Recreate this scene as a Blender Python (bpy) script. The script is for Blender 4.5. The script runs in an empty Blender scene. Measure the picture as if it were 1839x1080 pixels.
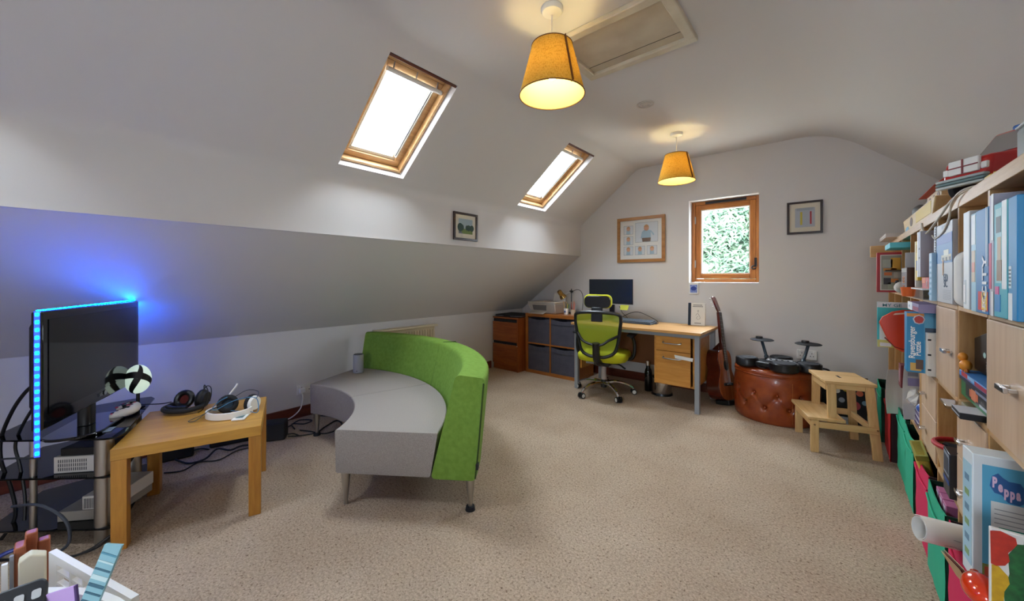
import bpy, bmesh, math, random
from mathutils import Vector, Matrix, Euler
random.seed(7)
S = bpy.context.scene
COL = S.collection
PI = math.pi
R = math.radians

# ------------------------------------------------------------------ camera, sky, exposure
cam_d = bpy.data.cameras.new('camera')
cam = bpy.data.objects.new('camera', cam_d)
COL.objects.link(cam)
cam.location = (0, 0, 1.2)
cam.rotation_euler = (PI/2, 0, R(40.5))
cam_d.sensor_width = 36
cam_d.lens = 36*680/1839
cam_d.shift_y = -40/1839
cam_d.clip_start = .02
S.camera = cam
S.view_settings.view_transform = 'Standard'
S.view_settings.look = 'None'
S.view_settings.gamma = 1
S.view_settings.use_curve_mapping = False
S.view_settings.exposure = 1.58
S.cycles.use_denoising = True
S.cycles.max_bounces = 12
S.cycles.diffuse_bounces = 8
S.cycles.transparent_max_bounces = 16
S.cycles.sample_clamp_indirect = 6
S.cycles.caustics_reflective = False
S.cycles.caustics_refractive = False
SKY = 20.0
w = bpy.data.worlds.new('overcast_sky'); S.world = w; w.use_nodes = True
bg = w.node_tree.nodes['Background']
# overcast sky: zenith three times as bright as the horizon, the same all round
_nt = w.node_tree
_tc = _nt.nodes.new('ShaderNodeTexCoord'); _sp = _nt.nodes.new('ShaderNodeSeparateXYZ'); _nt.links.new(_tc.outputs['Generated'], _sp.inputs[0])
_mx = _nt.nodes.new('ShaderNodeMath'); _mx.operation = 'MAXIMUM'; _mx.inputs[1].default_value = 0; _nt.links.new(_sp.outputs[2], _mx.inputs[0])
_ml = _nt.nodes.new('ShaderNodeMath'); _ml.operation = 'MULTIPLY_ADD'; _ml.inputs[1].default_value = SKY*2/3; _ml.inputs[2].default_value = SKY/3
_nt.links.new(_mx.outputs[0], _ml.inputs[0]); _nt.links.new(_ml.outputs[0], bg.inputs[1])
bg.inputs[0].default_value = (.77, .885, 1, 1)

# ------------------------------------------------------------------ helpers
def lin(h):
    h = h.lstrip('#'); o = []
    for i in (0, 2, 4):
        c = int(h[i:i+2], 16)/255
        o.append(c/12.92 if c <= .04045 else ((c+.055)/1.055)**2.4)
    return (o[0], o[1], o[2], 1)

def pm(name, col, rough=.5, metal=0, bump=0, bscale=200, var=None, vscale=30, coat=0, trans=0, emit=None, estr=0, spec=None, stretch=(1, 1, 1)):
    m = bpy.data.materials.new(name); m.use_nodes = True
    nt = m.node_tree; b = nt.nodes['Principled BSDF']
    c = lin(col) if isinstance(col, str) else col
    b.inputs['Base Color'].default_value = c
    b.inputs['Roughness'].default_value = rough
    b.inputs['Metallic'].default_value = metal
    if coat: b.inputs['Coat Weight'].default_value = coat
    if trans: b.inputs['Transmission Weight'].default_value = trans
    if spec is not None: b.inputs['Specular IOR Level'].default_value = spec
    if emit:
        b.inputs['Emission Color'].default_value = lin(emit); b.inputs['Emission Strength'].default_value = estr
    if bump or var:
        tc = nt.nodes.new('ShaderNodeTexCoord'); mp = nt.nodes.new('ShaderNodeMapping')
        mp.inputs['Scale'].default_value = stretch
        nt.links.new(tc.outputs['Object'], mp.inputs[0])
    if var:
        n = nt.nodes.new('ShaderNodeTexNoise'); n.inputs['Scale'].default_value = vscale; n.inputs['Detail'].default_value = 6
        nt.links.new(mp.outputs[0], n.inputs[0])
        r = nt.nodes.new('ShaderNodeValToRGB')
        r.color_ramp.elements[0].position = .35; r.color_ramp.elements[1].position = .68
        r.color_ramp.elements[0].color = lin(var); r.color_ramp.elements[1].color = c
        nt.links.new(n.outputs[0], r.inputs[0]); nt.links.new(r.outputs[0], b.inputs['Base Color'])
    if bump:
        n2 = nt.nodes.new('ShaderNodeTexNoise'); n2.inputs['Scale'].default_value = bscale; n2.inputs['Detail'].default_value = 4
        nt.links.new(mp.outputs[0], n2.inputs[0])
        bp = nt.nodes.new('ShaderNodeBump'); bp.inputs['Strength'].default_value = bump; bp.inputs['Distance'].default_value = .004
        nt.links.new(n2.outputs[0], bp.inputs['Height']); nt.links.new(bp.outputs[0], b.inputs['Normal'])
    return m

def wood(name, c1, c2, axis='x', rough=.45, scale=9, coat=.1):
    """long grain along one axis"""
    st = {'x': (.09, 1, 1), 'y': (1, .09, 1), 'z': (1, 1, .09)}[axis]
    m = bpy.data.materials.new(name); m.use_nodes = True
    nt = m.node_tree; b = nt.nodes['Principled BSDF']
    tc = nt.nodes.new('ShaderNodeTexCoord'); mp = nt.nodes.new('ShaderNodeMapping'); mp.inputs['Scale'].default_value = st
    nt.links.new(tc.outputs['Object'], mp.inputs[0])
    n = nt.nodes.new('ShaderNodeTexNoise'); n.inputs['Scale'].default_value = scale*3; n.inputs['Detail'].default_value = 8
    n.inputs['Roughness'].default_value = .6; n.inputs['Distortion'].default_value = .6
    nt.links.new(mp.outputs[0], n.inputs[0])
    n3 = nt.nodes.new('ShaderNodeTexNoise'); n3.inputs['Scale'].default_value = scale*16; n3.inputs['Detail'].default_value = 3
    nt.links.new(mp.outputs[0], n3.inputs[0])
    mx = nt.nodes.new('ShaderNodeMath'); mx.operation = 'MULTIPLY_ADD'; mx.inputs[1].default_value = .35; 
    nt.links.new(n3.outputs[0], mx.inputs[0]); nt.links.new(n.outputs[0], mx.inputs[2])
    r = nt.nodes.new('ShaderNodeValToRGB'); r.color_ramp.elements[0].position = .5; r.color_ramp.elements[1].position = .85
    r.color_ramp.elements[0].color = lin(c2); r.color_ramp.elements[1].color = lin(c1)
    nt.links.new(mx.outputs[0], r.inputs[0]); nt.links.new(r.outputs[0], b.inputs['Base Color'])
    b.inputs['Roughness'].default_value = rough
    b.inputs['Coat Weight'].default_value = coat; b.inputs['Coat Roughness'].default_value = .25
    bp = nt.nodes.new('ShaderNodeBump'); bp.inputs['Strength'].default_value = .12; bp.inputs['Distance'].default_value = .002
    nt.links.new(n3.outputs[0], bp.inputs['Height']); nt.links.new(bp.outputs[0], b.inputs['Normal'])
    return m

class G:
    """collects shapes into one mesh"""
    def __init__(s): s.v = []; s.f = []; s.M = None
    def at(s, M): s.M = M; return s
    def add(s, vs, fs):
        b = len(s.v)
        for p in vs:
            p = Vector(p)
            s.v.append(s.M @ p if s.M else p)
        s.f += [tuple(b+i for i in f) for f in fs]
        return s
    def bx(s, x0, x1, y0, y1, z0, z1):
        return s.add([(x0,y0,z0),(x1,y0,z0),(x1,y1,z0),(x0,y1,z0),(x0,y0,z1),(x1,y0,z1),(x1,y1,z1),(x0,y1,z1)],
                     [(0,3,2,1),(4,5,6,7),(0,1,5,4),(1,2,6,5),(2,3,7,6),(3,0,4,7)])
    def box(s, c, d, rz=0, rx=0, ry=0):
        M = Matrix.Translation(c) @ Euler((rx, ry, rz)).to_matrix().to_4x4()
        x, y, z = d[0]/2, d[1]/2, d[2]/2
        P = [M @ Vector(p) for p in ((-x,-y,-z),(x,-y,-z),(x,y,-z),(-x,y,-z),(-x,-y,z),(x,-y,z),(x,y,z),(-x,y,z))]
        return s.add(P, [(0,3,2,1),(4,5,6,7),(0,1,5,4),(1,2,6,5),(2,3,7,6),(3,0,4,7)])
    def beam(s, p0, p1, wd, th, up=(0,0,1)):
        """bar of section wd x th from p0 to p1"""
        p0, p1 = Vector(p0), Vector(p1); d = (p1-p0).normalized(); u = Vector(up)
        a = d.cross(u)
        if a.length < 1e-4: a = d.cross(Vector((1,0,0)))
        a.normalize(); b = a.cross(d).normalized()
        P = []
        for q in (p0, p1):
            for i, j in ((-1,-1),(1,-1),(1,1),(-1,1)): P.append(q + a*(wd/2*i) + b*(th/2*j))
        return s.add(P, [(0,1,2,3),(7,6,5,4),(0,4,5,1),(1,5,6,2),(2,6,7,3),(3,7,4,0)])
    def hexa(s, b4, t4):
        return s.add(list(b4)+list(t4), [(0,3,2,1),(4,5,6,7),(0,1,5,4),(1,2,6,5),(2,3,7,6),(3,0,4,7)])
    def cyl(s, p0, p1, r0, r1=None, n=16, cap=True):
        r1 = r0 if r1 is None else r1
        p0, p1 = Vector(p0), Vector(p1); d = (p1-p0).normalized()
        a = d.orthogonal().normalized(); b = d.cross(a)
        P = []
        for q, r in ((p0, r0), (p1, r1)):
            for i in range(n):
                t = 2*PI*i/n; P.append(q + (a*math.cos(t)+b*math.sin(t))*r)
        F = [(i, (i+1) % n, n+(i+1) % n, n+i) for i in range(n)]
        if cap: F += [tuple(range(n-1, -1, -1)), tuple(range(n, 2*n))]
        return s.add(P, F)
    def tube(s, pts, r, n=8, sub=6, closed=False):
        P = [Vector(p) for p in pts]
        if sub > 1 and len(P) > 2: P = spline(P, sub, closed)
        N = len(P); rings = []; a = None
        for i, p in enumerate(P):
            d = (P[(i+1) % N]-P[i-1]) if closed else (P[min(i+1, N-1)]-P[max(i-1, 0)])
            d.normalize()
            if a is None: a = d.orthogonal().normalized()
            else:
                a = a - d*a.dot(d)
                a = d.orthogonal().normalized() if a.length < 1e-5 else a.normalized()
            b = d.cross(a); rr = r[min(i, len(r)-1)] if isinstance(r, (list, tuple)) else r
            rings.append([p + (a*math.cos(2*PI*k/n)+b*math.sin(2*PI*k/n))*rr for k in range(n)])
        V = [q for ring in rings for q in ring]; F = []
        for i in range(N if closed else N-1):
            j = (i+1) % N
            F += [(i*n+k, i*n+(k+1) % n, j*n+(k+1) % n, j*n+k) for k in range(n)]
        if not closed: F += [tuple(range(n-1, -1, -1)), tuple((N-1)*n+k for k in range(n))]
        return s.add(V, F)
    def lathe(s, prof, c=(0,0,0), n=32, a0=0, a1=2*PI):
        full = abs(a1-a0-2*PI) < 1e-6; m = n if full else n+1
        V = []
        for r, z in prof:
            for i in range(m):
                t = a0+(a1-a0)*i/n; V.append((c[0]+r*math.cos(t), c[1]+r*math.sin(t), c[2]+z))
        F = []
        for j in range(len(prof)-1):
            for i in range(n):
                k = (i+1) % m; F.append((j*m+i, j*m+k, (j+1)*m+k, (j+1)*m+i))
        return s.add(V, F)
    def sphere(s, c, r, sc=(1,1,1), n=20, m=12):
        V = [(c[0], c[1], c[2]-r*sc[2])]; F = []
        for j in range(1, m):
            f = PI*j/m - PI/2
            for i in range(n):
                t = 2*PI*i/n
                V.append((c[0]+r*sc[0]*math.cos(f)*math.cos(t), c[1]+r*sc[1]*math.cos(f)*math.sin(t), c[2]+r*sc[2]*math.sin(f)))
        V.append((c[0], c[1], c[2]+r*sc[2]))
        for i in range(n): F.append((0, 1+(i+1) % n, 1+i))
        for j in range(m-2):
            for i in range(n):
                k = (i+1) % n; F.append((1+j*n+i, 1+j*n+k, 1+(j+1)*n+k, 1+(j+1)*n+i))
        T = len(V)-1; b = 1+(m-2)*n
        for i in range(n): F.append((b+i, b+(i+1) % n, T))
        return s.add(V, F)
    def prism(s, poly, o=(0,0,0), u=(1,0,0), v=(0,1,0), w=(0,0,1)):
        """polygon in the u,v plane extruded by w"""
        o, u, v, w = map(Vector, (o, u, v, w)); n = len(poly)
        A = [o+u*a+v*b for a, b in poly]; V = A + [p+w for p in A]
        return s.add(V, [tuple(range(n-1, -1, -1)), tuple(range(n, 2*n))]+[(i, (i+1) % n, n+(i+1) % n, n+i) for i in range(n)])
    def build(s, name, mt, par=None, smooth=False, bevel=0, seg=2, ang=35):
        me = bpy.data.meshes.new(name); me.from_pydata([tuple(p) for p in s.v], [], s.f)
        bm = bmesh.new(); bm.from_mesh(me); bmesh.ops.recalc_face_normals(bm, faces=bm.faces); bm.to_mesh(me); bm.free()
        for p in me.polygons: p.use_smooth = smooth
        if smooth: me.set_sharp_from_angle(angle=R(ang))
        me.materials.append(mt)
        o = bpy.data.objects.new(name, me); COL.objects.link(o)
        if par: o.parent = par
        if bevel:
            md = o.modifiers.new('soft', 'BEVEL'); md.width = bevel; md.segments = seg; md.limit_method = 'ANGLE'; md.angle_limit = R(40)
            for p in me.polygons: p.use_smooth = True
            me.set_sharp_from_angle(angle=R(60)); md.harden_normals = False
        return o

def spline(P, sub, closed=False):
    out = []; n = len(P)
    for i in range(n if closed else n-1):
        if closed: a, b, c, d = P[i-1], P[i], P[(i+1) % n], P[(i+2) % n]
        else: a, b, c, d = P[max(i-1, 0)], P[i], P[i+1], P[min(i+2, n-1)]
        for k in range(sub):
            t = k/sub
            out.append(.5*((2*b)+(c-a)*t+(2*a-5*b+4*c-d)*t*t+(3*b-a-3*c+d)*t**3))
    if not closed: out.append(P[-1].copy())
    return out

def thing(name, label, cat, loc=(0,0,0), rz=0, group=None, rot=None):
    o = bpy.data.objects.new(name, None); COL.objects.link(o); o.empty_display_size = .05
    o.location = loc; o.rotation_euler = rot if rot else (0, 0, rz)
    return tag(o, label, cat, group)
def tag(o, label, cat, group=None):
    o['label'] = label; o['category'] = cat
    if group: o['group'] = group
    return o
def struct(o): o['kind'] = 'structure'; return o
def stuff(o): o['kind'] = 'stuff'; return o
def copy_tree(o, par=None):
    c = o.copy(); COL.objects.link(c)
    if par: c.parent = par
    for ch in list(o.children): copy_tree(ch, c)
    return c
def text(body, size, loc, rot, mt, par=None, name='lettering', bold=0, ext=.0004, align='CENTER', sx=1):
    cu = bpy.data.curves.new(name, 'FONT'); cu.body = body; cu.size = size; cu.extrude = ext; cu.offset = bold
    cu.align_x = align; cu.align_y = 'CENTER'; cu.resolution_u = 3
    tmp = bpy.data.objects.new(name, cu); me = bpy.data.meshes.new_from_object(tmp); bpy.data.objects.remove(tmp); bpy.data.curves.remove(cu)
    me.materials.clear(); me.materials.append(mt)
    o = bpy.data.objects.new(name, me); COL.objects.link(o)
    o.location = loc; o.rotation_euler = rot; o.scale = (sx, 1, 1)
    if par: o.parent = par
    return o
def rr(w_, h_, r, n=5):
    """rounded rectangle polygon centred on 0"""
    P = []
    for cx, cy, a in ((w_/2-r, h_/2-r, 0), (-w_/2+r, h_/2-r, 90), (-w_/2+r, -h_/2+r, 180), (w_/2-r, -h_/2+r, 270)):
        for i in range(n+1):
            t = R(a+90*i/n); P.append((cx+r*math.cos(t), cy+r*math.sin(t)))
    return P
def disc(n, r, rx=1, ry=1): return [(r*rx*math.cos(2*PI*i/n), r*ry*math.sin(2*PI*i/n)) for i in range(n)]
FACE_NY = (PI/2, 0, 0)            # text that faces -Y
FACE_NX = (PI/2, 0, -PI/2)        # text that faces -X
FACE_PX = (PI/2, 0, PI/2)         # text that faces +X

# ------------------------------------------------------------------ materials
PAINT = pm('wall_paint', '#d1cecc', .85, bump=.05, bscale=90)
WHITE = pm('white_gloss', '#e9e8e4', .35)
WHITEP = pm('white_plastic', '#dedcd6', .4)
GREYP = pm('grey_plastic', '#8b8c90', .5)
BLACKP = pm('black_plastic', '#121216', .35)
BLACKM = pm('black_matt', '#17171b', .75)
BLACKG = pm('black_gloss', '#08080b', .08, coat=.5)
CHROME = pm('chrome', '#d9dadd', .12, 1)
STEEL = pm('brushed_steel', '#b9b6b0', .33, 1)
SILVER = pm('silver_paint', '#9aa0a8', .4, .35)
PINE = wood('window_pine', '#c17a33', '#93531b', 'z', .4)
PINEX = wood('window_pine_across', '#c17a33', '#93531b', 'x', .4)
PALEPINE = wood('skylight_pine', '#cfa877', '#b48a58', 'y', .4)
SKIRT = wood('mahogany', '#6e2f1d', '#4e1d10', 'y', .35, coat=.3)
SKIRTX = wood('mahogany_across', '#6e2f1d', '#4e1d10', 'x', .35, coat=.3)
HONEY = wood('honey_oak', '#cb983f', '#b38132', 'x', .4)
HONEYZ = wood('honey_oak_upright', '#c58d38', '#a87028', 'z', .4)
CHERRY = wood('cherry_veneer', '#a55a26', '#853f16', 'x', .4)
CHERRYZ = wood('cherry_veneer_upright', '#9d5322', '#7f3c14', 'z', .4)
BEECH = wood('beech_veneer', '#d0a163', '#bb8748', 'x', .35, coat=.2)
BEECHO = wood('beech_front', '#cc9244', '#b87a30', 'x', .4)
BIRCH = wood('birch_veneer', '#cfae84', '#b78f63', 'y', .45)
BIRCHZ = wood('birch_upright', '#c9a06a', '#ae8249', 'z', .45)
BIRCHD = wood('birch_door', '#d2b89d', '#bfa184', 'z', .4, scale=6)
OAKB = wood('amber_back', '#b5772c', '#985a1b', 'z', .5)
STOOLW = wood('raw_birch', '#d8b27c', '#c29a63', 'z', .55, coat=0)
STOOLX = wood('raw_birch_across', '#d8b27c', '#c29a63', 'x', .55, coat=0)
STOOLY = wood('raw_birch_along', '#d8b27c', '#c29a63', 'y', .55, coat=0)

def glass_mat(name, tint=(1, 1, 1, 1), gl=.08):
    m = bpy.data.materials.new(name); m.use_nodes = True; nt = m.node_tree
    nt.nodes.remove(nt.nodes['Principled BSDF'])
    t = nt.nodes.new('ShaderNodeBsdfTransparent'); t.inputs[0].default_value = tint
    g = nt.nodes.new('ShaderNodeBsdfGlossy'); g.inputs['Roughness'].default_value = .02
    fr = nt.nodes.new('ShaderNodeFresnel'); fr.inputs[0].default_value = 1.45
    x = nt.nodes.new('ShaderNodeMixShader')
    ge = nt.nodes.new('ShaderNodeNewGeometry'); inv = nt.nodes.new('ShaderNodeMath'); inv.operation = 'SUBTRACT'; inv.inputs[0].default_value = 1
    nt.links.new(ge.outputs['Backfacing'], inv.inputs[1]); mu = nt.nodes.new('ShaderNodeMath'); mu.operation = 'MULTIPLY'
    nt.links.new(fr.outputs[0], mu.inputs[0]); nt.links.new(inv.outputs[0], mu.inputs[1])     # reflect once, on the entry face
    nt.links.new(mu.outputs[0], x.inputs[0]); nt.links.new(t.outputs[0], x.inputs[1]); nt.links.new(g.outputs[0], x.inputs[2])
    nt.links.new(x.outputs[0], nt.nodes['Material Output'].inputs[0])
    return m
PANE = glass_mat('window_glass')
SMOKED = glass_mat('smoked_glass', (.06, .06, .07, 1))
CLEARP = glass_mat('clear_plastic', (.85, .88, .9, 1))

def carpet_mat():
    m = bpy.data.materials.new('flecked_carpet'); m.use_nodes = True; nt = m.node_tree; b = nt.nodes['Principled BSDF']
    tc = nt.nodes.new('ShaderNodeTexCoord')
    def noise(sc, det, ro=.5):
        n = nt.nodes.new('ShaderNodeTexNoise'); n.inputs['Scale'].default_value = sc; n.inputs['Detail'].default_value = det
        n.inputs['Roughness'].default_value = ro
        nt.links.new(tc.outputs['Object'], n.inputs[0]); return n
    def ramp(src, p0, c0, p1, c1):
        r = nt.nodes.new('ShaderNodeValToRGB'); e = r.color_ramp.elements
        e[0].position = p0; e[0].color = lin(c0); e[1].position = p1; e[1].color = lin(c1)
        nt.links.new(src, r.inputs[0]); return r
    def mix(a, b_, fac=None, mode='MULTIPLY', f=1):
        x = nt.nodes.new('ShaderNodeMix'); x.data_type = 'RGBA'; x.blend_type = mode; x.inputs[0].default_value = f
        nt.links.new(a, x.inputs[6]); nt.links.new(b_, x.inputs[7])
        if fac: nt.links.new(fac, x.inputs[0])
        return x.outputs[2]
    base = ramp(noise(2.2, 4).outputs[0], .3, '#cbb49c', .7, '#dcc8b1')
    pile = ramp(noise(105, 4, .75).outputs[0], .3, '#a0968c', .62, '#ffffff')
    fleck = ramp(noise(85, 3, .65).outputs[0], .33, '#7a5c48', .42, '#ffffff')
    pale = ramp(noise(75, 2, .6).outputs[0], .36, '#efe2cd', .42, '#ffffff')
    c = mix(base.outputs[0], pile.outputs[0], f=.8); c = mix(c, fleck.outputs[0], f=.75)
    nt.links.new(c, b.inputs['Base Color'])
    b.inputs['Roughness'].default_value = .95; b.inputs['Specular IOR Level'].default_value = .1
    bp = nt.nodes.new('ShaderNodeBump'); bp.inputs['Strength'].default_value = .9; bp.inputs['Distance'].default_value = .012
    nt.links.new(noise(150, 3, .7).outputs[0], bp.inputs['Height']); nt.links.new(bp.outputs[0], b.inputs['Normal'])
    return m
CARPET = carpet_mat()

# ------------------------------------------------------------------ room shell
YW, YB = 4.36, -1.9               # far gable wall, wall behind
XL, XR = -3.52, .725
TH = .18
SKYL = [(1.14, 1.625), (2.965, 3.45), (-.72, -.235)]   # rooflights along the slope (Y ranges)
SL0, SL1 = Vector((-2.46, 1.9449)), Vector((-1.845, 2.4361))
o = struct(G().bx(XL-.3, XR+.3, YB-.3, YW+.3, -.12, 0).build('floor', CARPET))

def shell(name, prof, y_cuts, hole=None, smooth=True):
    """profile (x,z) extruded along Y, TH thick on the outside; hole(i,j) leaves a cell open with its reveal"""
    n = len(prof); nor = []
    for i in range(n):
        a = Vector(prof[max(i-1, 0)]); b = Vector(prof[min(i+1, n-1)]); d = (b-a).normalized(); nor.append(Vector((-d.y, d.x)))
    V = []; F = []; m = len(y_cuts)
    for y in y_cuts:
        for p, q in zip(prof, nor): V.append((p[0], y, p[1]))
        for p, q in zip(prof, nor): V.append((p[0]+q.x*TH, y, p[1]+q.y*TH))
    I = lambda j, i, k: j*2*n+k*n+i
    H = lambda j, i: hole and 0 <= j < m-1 and 0 <= i < n-1 and hole(i, j)
    for j in range(m-1):
        for i in range(n-1):
            if H(j, i):
                for (a, b, jj, ii) in (((j, i), (j+1, i), j, i-1), ((j, i+1), (j+1, i+1), j, i+1), ((j, i), (j, i+1), j-1, i), ((j+1, i), (j+1, i+1), j+1, i)):
                    if not H(jj, ii): F.append((I(*a, 0), I(*b, 0), I(*b, 1), I(*a, 1)))
                continue
            F.append((I(j, i, 0), I(j+1, i, 0), I(j+1, i+1, 0), I(j, i+1, 0)))
            F.append((I(j, i, 1), I(j+1, i, 1), I(j+1, i+1, 1), I(j, i+1, 1)))
    g = G().add(V, F)
    return g.build(name, PAINT, smooth=smooth, ang=50)

def fillet(P, r, n=6):
    out = [P[0]]
    for i in range(1, len(P)-1):
        a, b, c = (Vector(P[k]) for k in (i-1, i, i+1))
        d1 = (a-b).normalized(); d2 = (c-b).normalized(); rr_ = r[i-1] if isinstance(r, list) else r
        if rr_ == 0: out.append(tuple(b)); continue
        p, q = b+d1*rr_, b+d2*rr_
        for k in range(n+1):
            t = k/n; out.append(tuple((1-t)**2*p+2*t*(1-t)*b+t*t*q))
    out.append(P[-1]); return out

knee = [(XL, -.1), (XL, .753), (-2.545, 1.497), (-2.535, 1.497)]
struct(shell('wall_left', [(XL, -.1), (XL, .753), (-2.56, 1.4855), (-2.54, 1.5008)], [YB-.18, YW+.18], smooth=False))
up = [(-2.54, 1.497), (-2.535, 1.885), (-1.775, 2.492), (-.03, 2.492), (XR, 1.86), (XR, -.1)]
n_ = 6
fl = fillet(up, [.06, .07, .25, .12], n_)
# the rooflights' lower and upper edges lie on the straight slope between the first two rounded corners
prof = fl[:n_+2] + [tuple(SL0), tuple(SL1)] + fl[n_+2:]
hi = next(i for i, p in enumerate(prof) if abs(p[0]-SL0.x) < 1e-6)
ycut = sorted([YB-.18, YW+.18] + [y for a in SKYL for y in a])
open_j = {ycut.index(a[0]) for a in SKYL}
struct(shell('ceiling', prof, ycut, lambda i, j: i == hi and j in open_j))
# little drip edge where the upper face meets the lower slope
struct(G().bx(-2.60, -2.533, YB, YW, 1.488, 1.4975).build('trim_1', PAINT))

def wall_with_holes(name, y0, y1, holes):
    """gable wall following the roof line, with window openings"""
    roof = [(XL-.12, .80), (-2.62, 1.56), (-2.60, 1.98), (-1.83, 2.60), (.02, 2.60), (XR+.12, 1.90)]
    def zt(x):
        for (a, za), (b, zb) in zip(roof, roof[1:]):
            if x <= b: return za+(zb-za)*(x-a)/(b-a)
        return roof[-1][1]
    X = sorted({p[0] for p in roof} | {v for h in holes for v in h[:2]})
    Z = sorted({v for h in holes for v in h[2:]})
    V = []; F = []; ix = {}
    def pt(i, j, k):
        t = (i, j, k)
        if t not in ix:
            x = X[i]; z = -.1 if j == 0 else (zt(x) if j == len(Z)+1 else min(Z[j-1], zt(x)-.02*(len(Z)+1-j)))
            ix[t] = len(V); V.append((x, (y0, y1)[k], z))
        return ix[t]
    for i in range(len(X)-1):
        for j in range(len(Z)+1):
            op = [h for h in holes if h[0] <= X[i] < h[1] and 0 < j <= len(Z) and j < len(Z)+1 and h[2] <= Z[j-1] < h[3]]
            q = [(i, j), (i+1, j), (i+1, j+1), (i, j+1)]
            if op:
                h = op[0]
                if X[i] == h[0]: F.append((pt(*q[0], 0), pt(*q[3], 0), pt(*q[3], 1), pt(*q[0], 1)))
                if X[i+1] == h[1]: F.append((pt(*q[1], 0), pt(*q[2], 0), pt(*q[2], 1), pt(*q[1], 1)))
                if Z[j-1] == h[2]: F.append((pt(*q[0], 0), pt(*q[1], 0), pt(*q[1], 1), pt(*q[0], 1)))
                if Z[j] == h[3]: F.append((pt(*q[3], 0), pt(*q[2], 0), pt(*q[2], 1), pt(*q[3], 1)))
            else:
                for k in (0, 1): F.append(tuple(pt(*c, k) for c in q))
        t = len(Z)+1; F.append((pt(i, t, 0), pt(i+1, t, 0), pt(i+1, t, 1), pt(i, t, 1)))
    return struct(G().add(V, F).build(name, PAINT))
WX0, WX1, WZ0, WZ1 = -1.205, -.565, 1.155, 2.033
wall_with_holes('wall_far', YW, YW+.22, [(WX0, WX1, WZ0, WZ1)])
ADDED_REAR = [(-.12, .62, .6, 1.8)]     # unseen window added behind the camera to light the far wall
wall_with_holes('wall_rear', YB-.22, YB, ADDED_REAR)

# skirting boards
struct(G().bx(XL, XL+.018, YB, 3.68, 0, .095).build('baseboard_left', SKIRT, bevel=.004))
struct(G().bx(XL, XR, YW-.018, YW, 0, .095).build('baseboard_far', SKIRTX, bevel=.004))

def portal(loc, rot, sx, sy, name):
    l = bpy.data.lights.new(name, 'AREA'); l.shape = 'RECTANGLE'; l.size = sx; l.size_y = sy; l.cycles.is_portal = True
    o = bpy.data.objects.new(name, l); COL.objects.link(o); o.location = loc; o.rotation_euler = rot
    return o

BEADW = pm('cream_bead', '#e6dccb', .4)
# rooflights
AX = (SL1-SL0).normalized(); SN = Vector((AX.y, -AX.x))      # SN points into the room
LEN = (SL1-SL0).length
def rooflight(idx, y0, y1):
    w0 = bpy.data.objects.new('window_%d' % idx, None); COL.objects.link(w0); w0['kind'] = 'structure'
    w0.location = (SL0.x, y0, SL0.y)
    B = Matrix(((AX.x, 0, -SN.x, 0), (0, 1, 0, 0), (AX.y, 0, -SN.y, 0), (0, 0, 0, 1)))  # local: x up the slope, y along, z outwards
    W = y1-y0; e = .004
    def part(n, g, mt, bev=.003, **k):
        g2 = G().at(B); g2.add(g.v, g.f); return g2.build(n, mt, w0, bevel=bev, **k)
    def ring(m0, m1, z0, z1):
        """four bars between inset m0 and m1"""
        return [G().bx(m0, m1, m0, W-m0, z0, z1), G().bx(LEN-m1, LEN-m0, m0, W-m0, z0, z1),
                G().bx(m1+.0005, LEN-m1-.0005, m0, m1, z0, z1), G().bx(m1+.0005, LEN-m1-.0005, W-m1, W-m0, z0, z1)]
    for g in ring(e, .022, .05, TH-.002): part('frame', g, PALEPINE)
    for g in ring(.024, .066, .095, TH+.02): part('sash', g, PALEPINE)
    for g in ring(.066, .090, .112, TH+.01): part('glazing_bead', g, BEADW, .002)
    part('sash', G().bx(LEN-.112, LEN-.0665, .0665, W-.0665, .095, TH+.02), PALEPINE)
    part('glass', G().bx(.068, LEN-.068, .068, W-.068, TH-.015, TH-.009), PANE, 0)
    part('header', G().bx(LEN-.02, LEN-.004, e, W-e, .0, .05), SKIRT)
    bar = part('vent_bar', G().cyl((LEN-.112, .06, .07), (LEN-.112, W-.03, .07), .014, n=14), WHITEP, .0, smooth=True)
    for t in (.1, .5, .9): 
        y = .06+t*(W-.09); part('bar_bracket', G().beam((LEN-.112, y, .072), (LEN-.05, y, .11), .006, .006), GREYP, 0)
    part('side_bar', G().cyl((.11, W-.082, .10), (LEN-.14, W-.082, .10), .006, n=10), GREYP, 0, smooth=True)
    part('side_channel', G().bx(.10, LEN-.13, W-.078, W-.07, .09, .12), WHITEP, .001)
    c = B @ Vector((LEN/2, W/2, TH+.06))
    pl = portal((0, 0, 0), (0, 0, 0), LEN, W, 'sky_portal')
    zd = Vector((-SN.x, 0, -SN.y))
    pl.matrix_world = Matrix.Translation(Vector(w0.location)+c) @ Matrix(((AX.x, 0, zd.x, 0), (0, 1, 0, 0), (AX.y, 0, zd.z, 0), (0, 0, 0, 1)))
    return w0
for i, (a, b) in enumerate(SKYL): rooflight(2+i, a, b)

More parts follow.
